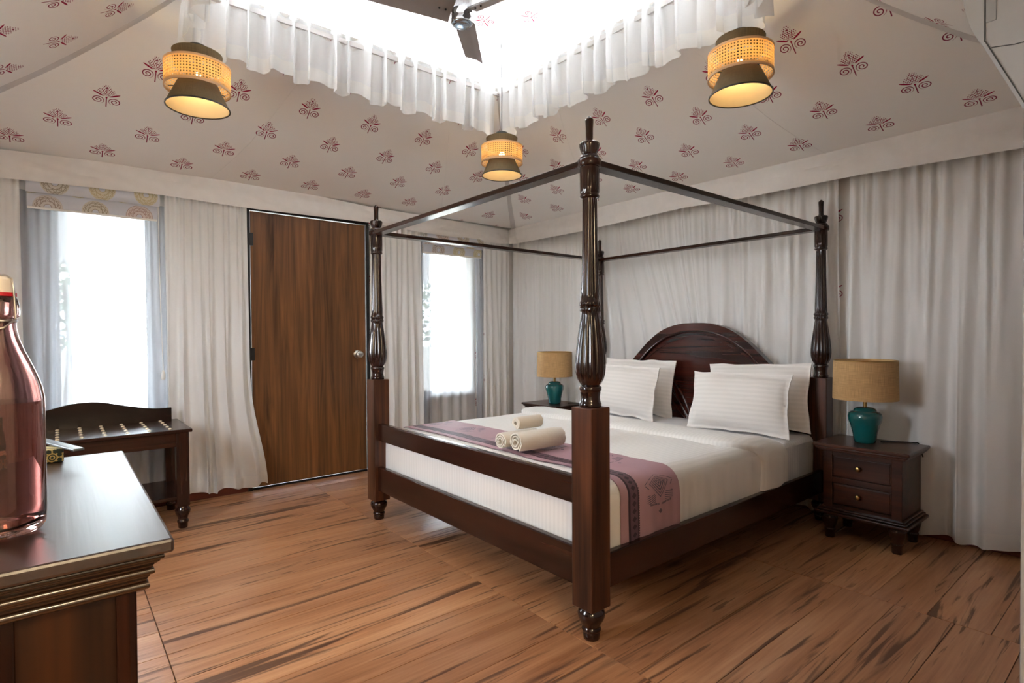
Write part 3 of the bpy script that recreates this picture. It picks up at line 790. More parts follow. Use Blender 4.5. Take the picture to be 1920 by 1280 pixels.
# ------------------------------------------------------------------ pendant lamps
def pendant(x, y, label):
    zc = 2.48
    t = thing('pendant_lamp', label, 'lamp', (x, y, zc), 'rattan pendant lamps under the roof lantern')
    def shell(prof, th):
        return [(r, z) for r, z in prof]+[(r-th, z) for r, z in reversed(prof)]
    o = obj('lower_shade', MB().lathe(shell([(.155, 2.48), (.098, 2.605)], .003), x, y, 48, closed=True), OLIVE, t)
    obj('lining', MB().lathe([(.1505, 2.4815), (.0945, 2.604)], x, y, 48, caps=False), LINING, o)
    obj('rim', MB().lathe(shell([(.1575, 2.477), (.1565, 2.484)], .006), x, y, 48, closed=True), BLACK, o)
    d = obj('cane_drum', MB().lathe([(.160, 2.575), (.160, 2.70)], x, y, 64, caps=False), CANE, t, recalc=False)
    obj('drum_rim', MB().lathe(shell([(.162, 2.570), (.162, 2.581)], .006), x, y, 48, closed=True).lathe(shell([(.162, 2.694), (.162, 2.705)], .006), x, y, 48, closed=True), CANERIM, d)
    obj('upper_shade', MB().lathe(shell([(.112, 2.69), (.122, 2.768)], .003), x, y, 48, closed=True), OLIVE, t)
    obj('canopy_cap', MB().lathe([(.048, 2.762), (.05, 2.77), (.05, 2.806), (.046, 2.81)], x, y, 32), BLACK, t)
    sp = MB()
    for k in range(3):
        a = k*2*PI/3+.4
        sp.tube([(x, y, 2.766), (x+.121*math.cos(a), y+.121*math.sin(a), 2.766)], .0022, 6)
        sp.tube([(x+.118*math.cos(a), y+.118*math.sin(a), 2.71), (x+.16*math.cos(a), y+.16*math.sin(a), 2.697)], .0022, 6)
        sp.tube([(x+.158*math.cos(a), y+.158*math.sin(a), 2.60), (x+.098*math.cos(a), y+.098*math.sin(a), 2.60)], .0022, 6)
    obj('spider', sp, BLACK, t)['kind'] = 'stuff'
    obj('socket', MB().lathe([(.018, 2.665), (.018, 2.75), (.008, 2.77)], x, y, 16), BLACK, t)
    obj('bulb', MB().lathe([(.004, 2.585), (.02, 2.592), (.029, 2.612), (.027, 2.632), (.015, 2.655), (.013, 2.668)], x, y, 20), BULB, t)
    obj('cord', MB().tube([(x, y, 2.81), (x+.004, y, 3.1), (x, y, 3.50)], .0035, 6), BLACK, t)
    l = bpy.data.lights.new('pendant_glow', 'POINT'); l.energy = 2.2*LAMP_W; l.color = (1.0, .68, .36); l.shadow_soft_size = .03
    lo = bpy.data.objects.new('pendant_glow', l); COL.objects.link(lo); lo.parent = t; lo.location = (0, 0, 2.622-zc)
pendant(-1.065, 1.867, 'cane and olive pendant lamp at far left above the door side')
pendant(1.02, 1.85, 'cane and olive pendant lamp above the bed, the farthest of the three')
pendant(1.095, -.054, 'cane and olive pendant lamp right of the near bed post at the lantern corner')

# ------------------------------------------------------------------ ceiling fan
fx, fy, fz = 0.0, .90, 2.875
fan = thing('ceiling_fan', 'ceiling fan with three grey blades and chrome hub under the lantern', 'fan', (fx, fy, fz))
hb = obj('hub', MB().lathe([(.050, fz+.006), (.0565, fz+.01), (.057, fz+.03), (.054, fz+.036), (.056, fz+.045), (.056, fz+.13), (.05, fz+.14), (.03, fz+.15)], fx, fy, 48), CHROME, fan)
obj('hub_cover', MB().lathe([(.002, fz-.004), (.035, fz-.003), (.05, fz+.002), (.053, fz+.008)], fx, fy, 48), plain('mirror_cover', lin((188, 208, 228)), .18, Metallic=.9), fan)
obj('rod', MB().lathe([(.012, fz+.14), (.012, ZU-.04)], fx, fy, 20), CHROME, fan)
obj('ceiling_cap', MB().lathe([(.03, ZU-.10), (.05, ZU-.06), (.055, ZU+.02)], fx, fy, 32), BLACK, fan)
for k in range(3):
    a = math.radians(47+120*k); ca, sa = math.cos(a), math.sin(a)
    def bpt(s, t, dz=0):
        r = .055+.44*s; wd = .098-.010*s
        y_ = (t-.5)*2*wd*.62
        z_ = fz+.065 + (t-.5)*.034 - .014*(max(0, .32-t)/.32) + dz
        return Vector((fx+ca*r-sa*y_, fy+sa*r+ca*y_, z_))
    b = MB().grid(lambda s, t: bpt(s, t), 14, 10).grid(lambda s, t: bpt(s, t, .005), 14, 10, flip=True)
    n0 = 15*11
    bl = obj('blade', b, BLADEM, fan, recalc=False)
    scw = MB()
    for r in (.09, .125):
        scw.lathe([(.004, -.004), (.005, -.001), (.005, .002)], fx+ca*r, fy+sa*r, 10)
        for i in range(len(scw.v)-30, len(scw.v)): v = scw.v[i]; scw.v[i] = (v[0], v[1], v[2]+fz+.060)
    obj('screws', scw, BLACK, bl)['kind'] = 'stuff'

# ------------------------------------------------------------------ air conditioner on the south wall, top right
ax = .30
ac = thing('air_conditioner', 'white wall air conditioner at the upper right edge of the photo', 'air conditioner', (ax+.42, YS+.15, 1.80))
prof = smoothpts([(YS+.296, 2.24), (YS+.298, 2.17), (YS+.282, 2.09), (YS+.258, 2.035)], 4)+[(YS+.172, 1.83), (YS+.14, 1.80)]
outl = prof+[(YS+.005, 1.80), (YS+.005, 2.24)]
obj('body', MB().prism([(a-.012 if a > YS+.02 else a, b) for a, b in outl], ax+.02, ax+.84), ACW, ac, angle=24)
ec = obj('end_cap', MB().prism(outl, ax, ax+.02), ACW, ac, angle=24)
obj('front_cover', MB().strip([(a+.001, b) for a, b in prof[:12]], [(a-.01, b) for a, b in prof[:12]], ax+.021, ax+.84), ACW, ac)
gp = MB().box(ax-.002, ax+.001, YS+.248, YS+.2515, 2.035, 2.24)
pr = [(YS+.250, 2.035), (YS+.162, 1.825), (YS+.160, 1.826), (YS+.247, 2.036)]
gp.prism(pr, ax-.002, ax+.001)
gp.prism([(YS+.236, 2.015), (YS+.19, 2.005), (YS+.12, 2.0), (YS+.12, 1.998), (YS+.19, 2.003), (YS+.236, 2.013)], ax-.002, ax+.001)
obj('seam_line', gp, ACD, ac)
obj('side_recess', MB().box(ax-.003, ax+.001, YS+.226, YS+.2475, 2.085, 2.165, .001), plain('recess_plastic', lin((196, 200, 202)), .5), ac)

# ------------------------------------------------------------------ four poster bed
BW, BL = 1.9332, 2.2446
bed = thing('four_poster_bed', 'dark wooden four poster bed with fluted posts and canopy rails', 'bed', (BL/2, BW/2, 0))
def block(cx, cy, h, z0, z1):
    c = .006
    return MB().box(cx-h, cx+h, cy-h, cy+h, z0, z1, .004)
foot_prof = [(.030, 0), (.0335, .004), (.0355, .028), (.034, .032), (.0385, .036), (.040, .042), (.0385, .047), (.035, .052), (.037, .058), (.046, .074), (.0545, .092), (.0565, .106), (.053, .118), (.044, .127), (.040, .135)]
shaft = [(.0425, .947), (.0445, .953), (.0445, .963), (.0405, .969), (.0385, .985), (.0390, .998), (.041, 1.004), (.0405, 1.010), (.0425, 1.013), (.0450, 1.018), (.0450, 1.028), (.0420, 1.032), (.037, 1.034),
         (.045, 1.045), (.054, 1.062), (.060, 1.085), (.0622, 1.108), (.0615, 1.135), (.0570, 1.185), (.0495, 1.24), (.0430, 1.285), (.0385, 1.315), (.0370, 1.330), (.0415, 1.336), (.0430, 1.345), (.0405, 1.352), (.0385, 1.355),
         (.0420, 1.359), (.0435, 1.366), (.0410, 1.374), (.0375, 1.378), (.0370, 1.40), (.0335, 1.50), (.0310, 1.62), (.0300, 1.76), (.0300, 1.788), (.0370, 1.792), (.0395, 1.798), (.0370, 1.805), (.0365, 1.809),
         (.0390, 1.814), (.0392, 1.90), (.0385, 1.918)]
def fl(z):
    if 1.04 < z < 1.325: return (14, .10*min(1, (z-1.04)/.03, (1.325-z)/.02))
    if 1.385 < z < 1.787: return (12, .12)
    if 1.815 < z < 1.90: return (14, .07)
    if 1.335 < z < 1.372: return (16, .10)
    return None
fin = [(.0375, 1.944), (.0395, 1.949), (.0395, 1.958), (.033, 1.964), (.0290, 1.968), (.031, 1.972), (.037, 1.985), (.0405, 2.002), (.0405, 2.010), (.037, 2.014), (.018, 2.016), (.0165, 2.022), (.0148, 2.03), (.0150, 2.07), (.0168, 2.104), (.0165, 2.109), (.0085, 2.117), (.005, 2.121), (.001, 2.1215)]
cupf = lambda z: (14, .10) if 1.975 < z < 2.008 else None
# refine profile for flutes
def dens(p, step=.02):
    out = [p[0]]
    for (a, b), (c, d) in zip(p, p[1:]):
        n = max(1, int((d-b)/step))
        out += [(a+(c-a)*k/n, b+(d-b)*k/n) for k in range(1, n+1)]
    return out
for (px, py) in ((0, 0), (0, BW), (BL, 0), (BL, BW)):
    p = obj('post', block(px, py, .0555, .134, .947), POST_W, bed)
    obj('turned_foot', MB().lathe(foot_prof, px, py, 40), TURN_W, p)
    obj('turned_shaft', MB().lathe(dens(shaft), px, py, 84, fl), TURN_W, p, angle=50)
    obj('finial', MB().lathe(dens(fin, .01), px, py, 56, cupf), TURN_W, p, angle=50)
zr0, zr1 = 1.919, 1.943
for (a, b, n_) in (((0, 0), (0, BW), 'y'), ((BL, 0), (BL, BW), 'y'), ((0, 0), (BL, 0), 'x'), ((0, BW), (BL, BW), 'x')):
    h = .034; zz = (zr0, zr1) if n_ == 'y' else (zr0+.0005, zr1-.0005)
    mbx = MB()
    if n_ == 'y': mbx.box(a[0]-h, a[0]+h, a[1]+.03, b[1]-.03, zr0, zr1, .003)
    else: mbx.box(a[0]+.03, b[0]-.03, a[1]-h, a[1]+h, zr0, zr1, .003)
    obj('canopy_rail', mbx, W_Y if n_ == 'y' else W_X, bed)
for (px, py) in ((0, 0), (0, BW), (BL, 0), (BL, BW)):
    obj('rail_plate', MB().lathe([(.046, zr0-.002), (.048, zr0), (.048, zr1+.001), (.046, zr1+.003)], px, py, 32), W_X, bed)
obj('foot_rail', MB().box(-.026, .012, .05, BW-.05, .540, .655, .006), W_Y, bed)
obj('foot_panel', MB().box(-.030, .004, .05, BW-.05, .205, .366, .005), W_Y, bed)
obj('side_rail', MB().box(.05, BL-.05, -.040, -.008, .20, .345, .005), W_X, bed)
obj('side_rail', MB().box(.05, BL-.05, BW+.008, BW+.040, .20, .345, .005), W_X, bed)
obj('slat_base', MB().box(.01, BL-.06, 0, BW, .26, .295), W_X, bed)
# headboard
hy = .935
half = [(.0, 1.327), (.12, 1.322), (.24, 1.295), (.34, 1.250), (.44, 1.178), (.54, 1.085), (.64, .99), (.74, .925), (.83, .895), (.885, .888)]
hs = smoothpts(half, 6)
top = [(hy-a, b) for a, b in reversed(hs)]+[(hy+a, b) for a, b in hs[1:]]
hbx = BL+.012
hbd = obj('headboard', MB().prism(top+[(top[-1][0], .30), (top[0][0], .30)], hbx, hbx+.028), HEAD_W, bed, angle=24)
inner_h = smoothpts([(.0, 1.262), (.12, 1.255), (.24, 1.222), (.34, 1.172), (.44, 1.098), (.53, 1.012), (.62, .93), (.73, .862), (.83, .828), (.885, .822)], 6)
inn = [(hy-a, b) for a, b in reversed(inner_h)]+[(hy+a, b) for a, b in inner_h[1:]]
obj('arched_rim', MB().strip(top, inn, hbx-.032, hbx+.0005), HEAD_W, hbd, angle=24)
bead = MB().tube([(hbx-.03, a, b) for a, b in inn], .008, 8)
obj('rim_bead', bead, HEAD_W, hbd)
lens_t = smoothpts([(-.49, 1.005), (-.36, 1.10), (-.2, 1.175), (0, 1.20), (.2, 1.175), (.36, 1.10), (.49, 1.005)], 6)
lens_b = [(a, b-.022) for a, b in lens_t]
obj('carved_arc', MB().strip([(hy+a, b+.03) for a, b in lens_t], [(hy+a, b+.03) for a, b in lens_b], hbx-.014, hbx+.0005), HEAD_W, hbd, angle=24)
for s_ in (-1, 1):
    for (q0, q1, bow) in (((.06, .52), (.47, .985), .10), ((.06, .52), (.47, .985), -.03), ((.03, .52), (.25, .92), .05), ((.03, .52), (.25, .92), -.05)):
        d = Vector(q1)-Vector(q0); nrm = Vector((-d.y, d.x)).normalized()
        cv = [Vector(q0)+d*t+nrm*bow*4*t*(1-t)*.5 for t in [i/14 for i in range(15)]]
        obj('carved_rib', MB().tube([(hbx-.001, hy+s_*p.x, p.y) for p in cv], .011, 8), HEAD_W, hbd)

# ------------------------------------------------------------------ bedding
def softbox(p, bd, r, zb):
    x0, x1, y0, y1, z1 = bd
    c = Vector((max(x0+r, min(x1-r, p[0])), max(y0+r, min(y1-r, p[1])), max(zb, min(z1-r, p[2]))))
    d = Vector(p)-c
    if d.length < 1e-6: d = Vector((0, 0, 1))
    n = d.normalized(); return c+n*r, n
def wr(p, s=1.0, seed=0):
    side = 1-smooth01((p.z-.5)/.1)
    v = noise.noise(Vector((p.x*9+seed, p.y*9, p.z*2.2)))*.010*side + noise.noise(Vector((p.x*22, p.y*22+seed, p.z*4)))*.004*side
    v += noise.noise(Vector((p.x*3.5+seed, p.y*3.5, 0)))*.006*(1-side) + noise.noise(Vector((p.x*9, p.y*7, seed)))*.0025
    return v*s
def drape(bd, r, zb, nx, ny, nz, off=0.0, seed=0, x_range=None, open_foot=False, s=1.0, skew=None, zwave=.012):
    """closed-top cloth box: returns MB of top + 4 sides"""
    x0, x1, y0, y1, z1 = bd
    mb = MB()
    def P(p):
        q, n = softbox(p, bd, r, zb)
        q = q + n*(off+wr(q, s, seed))
        if q.z < zb+.06: q.z += zwave*noise.noise(Vector((q.x*6, q.y*6, seed)))*(1-(q.z-zb)/.06)
        return q
    mb.grid(lambda a, t: P((x0+(x1-x0)*a, y0+(y1-y0)*t, z1)), nx, ny)
    mb.grid(lambda a, t: P((x0+(x1-x0)*a, y0, zb+(z1-zb)*t)), nx, nz)
    mb.grid(lambda a, t: P((x0+(x1-x0)*a, y1, zb+(z1-zb)*t)), nx, nz)
    mb.grid(lambda a, t: P((x0, y0+(y1-y0)*a, zb+(z1-zb)*t)), ny, nz)
    mb.grid(lambda a, t: P((x1, y0+(y1-y0)*a, zb+(z1-zb)*t)), ny, nz)
    return mb
matt = tag(obj('mattress', drape((.05, 2.21, .02, BW-.02, .572), .05, .296, 90, 80, 14, 0, 3), SHEET, loc=(BL/2, BW/2, .296)), 'mattress in a white satin striped fitted sheet on the four poster bed', 'mattress')
DB = (.026, 1.50, -.003, BW+.003, .608); DR = .075
dv = tag(obj('duvet', drape(DB, DR, .318, 120, 110, 18, .003, 0), DUVET, loc=(.8, BW/2, .318)), 'white satin striped duvet spread over the bed, folded back below the pillows', 'duvet')
# folded-back edge
def across(b, x, lift, zb=.30, bd=DB, r=DR):
    """b: 0..1 from near hem over the top to far hem, returns point and normal"""
    x0, x1, y0, y1, z1 = bd; H = z1-zb; Wd = y1-y0; tot = 2*H+Wd; q = b*tot
    if q < H: p = (x, y0, zb+q)
    elif q < H+Wd: p = (x, y0+(q-H), z1)
    else: p = (x, y1, z1-(q-H-Wd))
    big = (x0-1, x1+2, y0, y1, z1)
    return softbox(p, big, r, zb), q, tot
def fold_pt(a, b, bott=False):
    # a: around the fold's section, 0 front underside .. 1 back underside
    sd = min(b, 1-b)
    side = 1-smooth01((sd-.06)/.09)
    xf = 1.20+.20*side+.02*noise.noise(Vector((b*9, 1, 0))); xb = 1.53+.20*side
    x = xf+(xb-xf)*(.5-.5*math.cos(PI*a))
    (p, n), q, tot = across(b, x, 0, .352)
    th = .050*(math.sin(PI*a)**.5)*(1-.35*a) - .004
    p = p+n*(th+.004+wr(p, .8, 9))
    if p.z < .39: p.z += .02*noise.noise(Vector((p.x*7, b*3, 2)))
    return p
obj('folded_edge', MB().grid(fold_pt, 26, 130, flip=True), DUVET, dv, recalc=False, angle=80)

def run_pt(a, b, lift=.007):
    sd = min(b, 1-b); side = 1-smooth01((sd-.06)/.10)
    xf, xb = .175, .565
    x = xf+(xb-xf)*a + .035*side*a + .012*noise.noise(Vector((b*7, 0, 5)))*(1-side)
    (p, n), q, tot = across(b, x, 0, .312)
    return p+n*(lift+.004+wr(p, 1.0, 0)+.002*noise.noise(Vector((p.x*14, p.y*14, 8))))
totlen = 2*(.608-.312)+BW
rm = MB().grid(run_pt, 26, 150, lambda a, b: (b*totlen+.385/2-.25+.77, a*.40))
rm.grid(lambda a, b: run_pt(a, b, .004), 26, 150, lambda a, b: (b*totlen, a*.4), flip=True)
tag(obj('bed_runner', rm, RUNNER, loc=(.37, BW/2, .6), recalc=False, angle=80), 'mauve bed runner with dark diamond border and kilim lozenges across the bed foot', 'bed runner')

# pillows
def pillow(cx, cy, cz, wy, hz, th, lean, yaw, label, seed, roll=0):
    nu, nv = 44, 32; fw = .026
    def fn(sgn):
        def f(a, b):
            u, v = a*2-1, b*2-1
            e = 1-.05*(v*v)*(abs(u)**2)   # slight waist
            y = u*wy/2*(1-.06*(1-v*v)*abs(u)**3-.02*v); z = v*hz/2*(1-.075*(1-u*u)*abs(v)**3)-.010*u*u
            iu = min(1, abs(u)/(1-2*fw/wy)); iv = min(1, abs(v)/(1-2*fw/hz))
            k = max(0, (1-iu**2.6))**.55*max(0, (1-iv**2.6))**.55
            y += .009*noise.noise(Vector((v*2.2, seed*3.1, u*.6))); z += .011*noise.noise(Vector((u*2.4, seed*5.3, v*.6)))
            x = sgn*(th/2*k+.004)
            x += .008*noise.noise(Vector((y*9+seed, z*9, seed))) + .007*k*noise.noise(Vector((y*5+z*16*sgn, z*5-y*14, seed+3)))*(abs(u*v)**.5+.25)
            if k <= 0: x += .006*math.sin(y*40+seed)*.6+.006*math.sin(z*34+seed)*.6
            return Vector((x, y, z))
        return f
    mb = MB().grid(fn(-1), nu, nv).grid(fn(1), nu, nv, flip=True)
    # close the rim
    ring = [(i, 0) for i in range(nu)]+[(nu, j) for j in range(nv)]+[(i, nv) for i in range(nu, 0, -1)]+[(0, j) for j in range(nv, 0, -1)]
    idx = [j*(nu+1)+i for i, j in ring]; o2 = (nu+1)*(nv+1); n = len(idx)
    for i in range(n):
        mb.f.append([idx[i], idx[(i+1) % n], o2+idx[(i+1) % n], o2+idx[i]]); mb.uv.append([(0, 0)]*4)
    o = bpy.data.objects.new('pillow', mb.mesh('pillow', PILLOWM, angle=60)); COL.objects.link(o)
    o.rotation_euler = (roll, lean, yaw); o.location = (cx, cy, cz); return tag(o, label, 'pillow', 'bed pillows')
pillow(2.115, .375, .812, .74, .46, .15, math.radians(10), 0, 'right rear white pillow leaning on the headboard beside the right bedside lamp', 1, math.radians(-2.5))
pillow(1.875, .385, .782, .70, .42, .16, math.radians(14), math.radians(2), 'right front white pillow standing before the other right pillow', 2, math.radians(-1))
pillow(2.115, 1.41, .812, .74, .46, .15, math.radians(10), 0, 'left rear white pillow leaning on the headboard beyond the near post', 3, math.radians(1))
pillow(1.875, 1.375, .787, .70, .43, .16, math.radians(14), math.radians(-2), 'left front white pillow standing next to the near bed post in view', 4, math.radians(1))

# towels: rolled spirals
def towel(cx, cy, cz, r, L, yaw, label, seed):
    turns = 2.7; n = 90; t0 = .013; path = []
    for i in range(n+1):
        th = 2*PI*turns*i/n; rr = .012+(r-.010-.012)*(i/n); path.append((rr*math.cos(th), rr*math.sin(th)))
    mb = MB(); m_ = 14
    def side(off, flip):
        def f(a, b):
            k = a*n; i = min(int(k), n-1); fr_ = k-i
            x = path[i][0]*(1-fr_)+path[i+1][0]*fr_; y = path[i][1]*(1-fr_)+path[i+1][1]*fr_
            rad = math.hypot(x, y); s = 1+off/rad
            lx = (b-.5)*(L-.010*(rad/r)**3)*1.0 + (.006*noise.noise(Vector((x*60, y*60, seed))) if b in (0, 1) else 0)
            e = 1-.05*abs(2*b-1)**6
            nz = 1+.02*noise.noise(Vector((x*30, y*30, lx*14+seed)))
            return Vector((lx, x*s*e*nz, y*s*e*nz))
        return mb.grid(f, n, m_, flip=flip)
    side(.0038, False); side(-.0038, True)
    # end strips and outer/inner edges
    nn = n+1
    def I(layer, i, j): return layer*nn*(m_+1)+j*nn+i
    for i in range(n):
        for j in (0, m_): mb.f.append([I(0, i, j), I(0, i+1, j), I(1, i+1, j), I(1, i, j)]); mb.uv.append([(0, 0)]*4)
    for j in range(m_):
        for i in (0, n): mb.f.append([I(0, i, j), I(0, i, j+1), I(1, i, j+1), I(1, i, j)]); mb.uv.append([(0, 0)]*4)
    o = bpy.data.objects.new('rolled_towel', mb.mesh('rolled_towel', TERRY, angle=60)); COL.objects.link(o)
    o.rotation_euler = (rng.uniform(-1, 1), 0, yaw); o.location = (cx, cy, cz); return tag(o, label, 'towel', 'rolled towels on the bed')
ZT = .622
towel(.315, .668, ZT+.061, .063, .31, math.radians(-3), 'largest cream towel roll, lying at the right of the towel stack on the runner', 1)
towel(.275, .788, ZT+.053, .055, .26, math.radians(2), 'cream towel roll lying at the left of the towel stack', 2)
towel(.315, .752, ZT+.144, .043, .17, math.radians(-2), 'smallest cream towel roll resting on top of the other two', 3)

# ------------------------------------------------------------------ nightstands
def copy_tree(o, parent=None):
    c = o.copy(); COL.objects.link(c)
    if parent: c.parent = parent
    for ch in list(o.children): copy_tree(ch, c)
    return c
ns = thing('nightstand', 'two drawer dark nightstand right of the bed under the near table lamp', 'nightstand', (2.11, -.343, 0), 'nightstands beside the bed')
nx0, nx1, ny0, ny1 = 1.935, 2.275, -.545, -.135
tp_ = obj('top', MB().box(nx0-.045, nx1+.01, ny0-.045, ny1+.045, .557, .577, .006).box(nx0-.034, nx1+.006, ny0-.034, ny1+.034, .543, .557, .005).box(nx0-.020, nx1+.004, ny0-.020, ny1+.020, .53, .543, .004), NS_W, ns)
obj('body', MB().box(nx0+.012, nx1, ny0, ny0+.018, .185, .53, .002).box(nx0+.012, nx1, ny1-.018, ny1, .185, .53, .002).box(nx1-.015, nx1, ny0, ny1, .185, .53)
    .box(nx0, nx0+.03, ny0, ny0+.052, .185, .53, .003).box(nx0, nx0+.03, ny1-.052, ny1, .185, .53, .003).box(nx0+.002, nx0+.03, ny0+.05, ny1-.05, .505, .53).box(nx0+.002, nx0+.03, ny0+.05, ny1-.05, .338, .375, .003).box(nx0+.002, nx0+.03, ny0+.05, ny1-.05, .185, .21).box(nx0+.03, nx1, ny0, ny1, .185, .2), NS_W, ns)
obj('base_moulding', MB().box(nx0-.04, nx1+.01, ny0-.04, ny1+.04, .150, .168, .005).box(nx0-.026, nx1+.006, ny0-.026, ny1+.026, .168, .180, .005).box(nx0-.014, nx1+.004, ny0-.014, ny1+.014, .178, .190, .004), NS_W, ns)
for z0, z1 in ((.377, .503), (.212, .336)):
    d = obj('drawer', MB().box(nx0+.008, nx0+.30, ny0+.053, ny1-.053, z0, z1, .003).box(nx0+.004, nx0+.012, ny0+.060, ny1-.060, z0+.007, z1-.007, .002), NS_W, ns)
    kb = MB().lathe([(.009, 0), (.007, .006), (.007, .010), (.013, .014), (.015, .020), (.012, .026), (.004, .028)], 0, 0, 20)
    q = MB(); q.add([(nx0+.006-v[2], (ny0+ny1)/2+v[0]+.012, (z0+z1)/2+v[1]+.004) for v in kb.v], kb.f)
    obj('knob', q, BRASS, d)
lp = [(.024, 0), (.026, .003), (.0265, .040), (.030, .046), (.031, .052), (.028, .057), (.030, .064), (.038, .090), (.043, .115), (.044, .130), (.040, .138), (.042, .150)]
for lx in (nx0+.025, nx1-.035):
    for ly in (ny0+.03, ny1-.03): obj('leg', MB().lathe(lp, lx, ly, 28), TURN_W, ns)
ns2 = copy_tree(ns); ns2.location = (2.075, 2.365, 0)
ns2['label'] = 'dark nightstand left of the bed in the room corner, partly behind the near post'
# table lamps
def jar(x, y, z0):
    return MB().lathe([(.052, z0), (.056, z0+.004), (.060, z0+.02), (.064, z0+.05), (.076, z0+.10), (.088, z0+.135), (.090, z0+.158), (.086, z0+.176), (.074, z0+.186), (.062, z0+.190), (.060, z0+.197), (.054, z0+.206), (.040, z0+.213), (.012, z0+.216)], x, y, 48)
lt = thing('table_lamp', 'table lamp with teal jar base and burlap drum shade on the right nightstand', 'lamp', (2.105, -.306, .5775), 'bedside table lamps')
lx, ly, z0 = 2.105, -.306, .5775
obj('jar_base', jar(lx, ly, z0), TEALM, lt)
obj('stem', MB().lathe([(.011, z0+.214), (.011, z0+.268), (.016, z0+.27), (.016, z0+.33)], lx, ly, 16), BRASS, lt)
sh = obj('shade', MB().lathe([(.172, z0+.262), (.168, z0+.497), (.1655, z0+.497), (.1695, z0+.262)], lx, ly, 64, closed=True), BURLAP, lt)
obj('shade_ring', MB().lathe([(.1685, z0+.492), (.1695, z0+.4985), (.1665, z0+.4995), (.1655, z0+.493)], lx, ly, 48, closed=True), BRASS, sh)
obj('spider', MB().tube([(lx-.166, ly, z0+.33), (lx+.166, ly, z0+.33)], .002, 6).tube([(lx, ly-.166, z0+.33), (lx, ly+.166, z0+.33)], .002, 6), BRASS, lt)
lt2 = copy_tree(lt); lt2.location = (2.03, 2.325, .5775); lt2['label'] = 'table lamp with teal jar base and burlap drum shade on the left nightstand'
tag(obj('lamp_cord', MB().tube(smoothpts([(2.115, 2.30-.07, .581), (2.16, 2.20, .581), (2.21, 2.14, .581), (2.25, 2.18, .581), (2.28, 2.13, .581), (2.296, 2.09, .58), (2.30, 2.08, .50)], 5), .003, 6), BLACK, loc=(2.2, 2.15, .578)), 'thin black cord lying on the left nightstand top behind the post', 'cord')
tag(obj('lamp_cord', MB().tube(smoothpts([(2.17, -.37, .581), (2.23, -.42, .581), (2.27, -.47, .581), (2.285, -.51, .581), (2.295, -.53, .575), (2.297, -.55, .50)], 5), .0035, 6), BLACK, loc=(2.23, -.45, .578)), 'thin black cord at the back edge of the right nightstand top', 'cord')
sw = thing('switch_plate', 'small white switch plate on the rear right bed post side', 'switch', (2.235, .075, .90))
obj('plate', MB().box(2.222, 2.232, .0565, .108, .905, .965, .003), ACW, sw)
obj('rocker', MB().box(2.219, 2.223, .075, .088, .945, .958, .001), ACD, sw)

# ------------------------------------------------------------------ luggage bench
bx0, bx1, by0, by1, bz = -2.06, -1.0, 2.562, 3.14, .646
bn = thing('luggage_bench', 'dark wooden luggage bench with brass studs and curved backboard under the left window', 'bench', ((bx0+bx1)/2, (by0+by1)/2, 0))
obj('top', MB().box(bx0, bx1, by0, by1, bz-.022, bz, .005), W_X, bn)
bb = smoothpts([(-2.015, .735), (-1.90, .738), (-1.75, .770), (-1.62, .803), (-1.53, .811), (-1.44, .803), (-1.31, .770), (-1.16, .738), (-1.045, .735)], 6)
obj('backboard', MB().prism(bb+[(-1.045, bz-.002), (-2.015, bz-.002)], 3.085, 3.108, 'xz'), W_X, bn, angle=24)
obj('apron', MB().box(-2.0, -1.06, by0+.035, by0+.06, bz-.115, bz-.022, .003), W_X, bn)
obj('apron', MB().box(-2.0, -1.06, by1-.06, by1-.035, bz-.115, bz-.022, .003), W_X, bn)
obj('apron', MB().box(-1.075, -1.05, by0+.06, by1-.06, bz-.115, bz-.022, .003), W_Y, bn)
obj('shelf', MB().box(-2.02, -1.04, by0+.02, by1-.03, .19, .212, .004), W_X, bn)
bfoot = [(.024, 0), (.027, .004), (.029, .034), (.033, .038), (.034, .046), (.031, .053), (.028, .06), (.031, .075), (.042, .098), (.045, .115), (.041, .128), (.034, .138), (.034, .15)]
for lx in (-2.005, -1.055):
    for ly in (by0+.045, by1-.045):
        l_ = obj('leg', MB().box(lx-.036, lx+.036, ly-.036, ly+.036, .145, bz-.022, .004), W_Z, bn)
        obj('turned_foot', MB().lathe(bfoot, lx, ly, 28), TURN_W, l_)
stm = MB().lathe([(.0105, 0), (.0105, .002), (.008, .0055), (.004, .0072), (.001, .0076)], 0, 0, 12).mesh('stud', STUDM)
for i in range(8):
    for j in range(5):
        o = bpy.data.objects.new('stud', stm); COL.objects.link(o); o.parent = bn
        X, Y = -1.118-i*.1125, 3.06-j*.108
        o.location = (X-ORG[bn.name][0], Y-ORG[bn.name][1], bz)

# ------------------------------------------------------------------ cabinet with bottle (front left)
ctz = .92; kx1, kx0, ky0, ky1 = -1.531, -2.06, -.506, .385
cb = thing('cabinet', 'dark moulded wooden cabinet at the front left corner of the photo', 'cabinet', ((kx0+kx1)/2, (ky0+ky1)/2, 0))
obj('top', MB().box(kx0, kx1, ky0, ky1, ctz-.023, ctz, .005), CAB_TOP, cb)
def ogee(z0, z1, o0, o1, n=8):
    return [(o0+(o1-o0)*smooth01(i/n), z0+(z1-z0)*i/n) for i in range(n+1)]
bdx1, bdx0, bdy0, bdy1 = -1.578, -2.02, -.458, .338
def mould(prof):
    mbx = MB(); n = len(prof); vs = []
    for o_, z in prof:
        vs += [(bdx0-o_, bdy0-o_, z), (bdx1+o_, bdy0-o_, z), (bdx1+o_, bdy1+o_, z), (bdx0-o_, bdy1+o_, z)]
    fs = [(i*4+k, i*4+(k+1) % 4, (i+1)*4+(k+1) % 4, (i+1)*4+k) for i in range(n-1) for k in range(4)]
    fs += [(3, 2, 1, 0), tuple((n-1)*4+k for k in range(4))]
    return mbx.add(vs, fs)
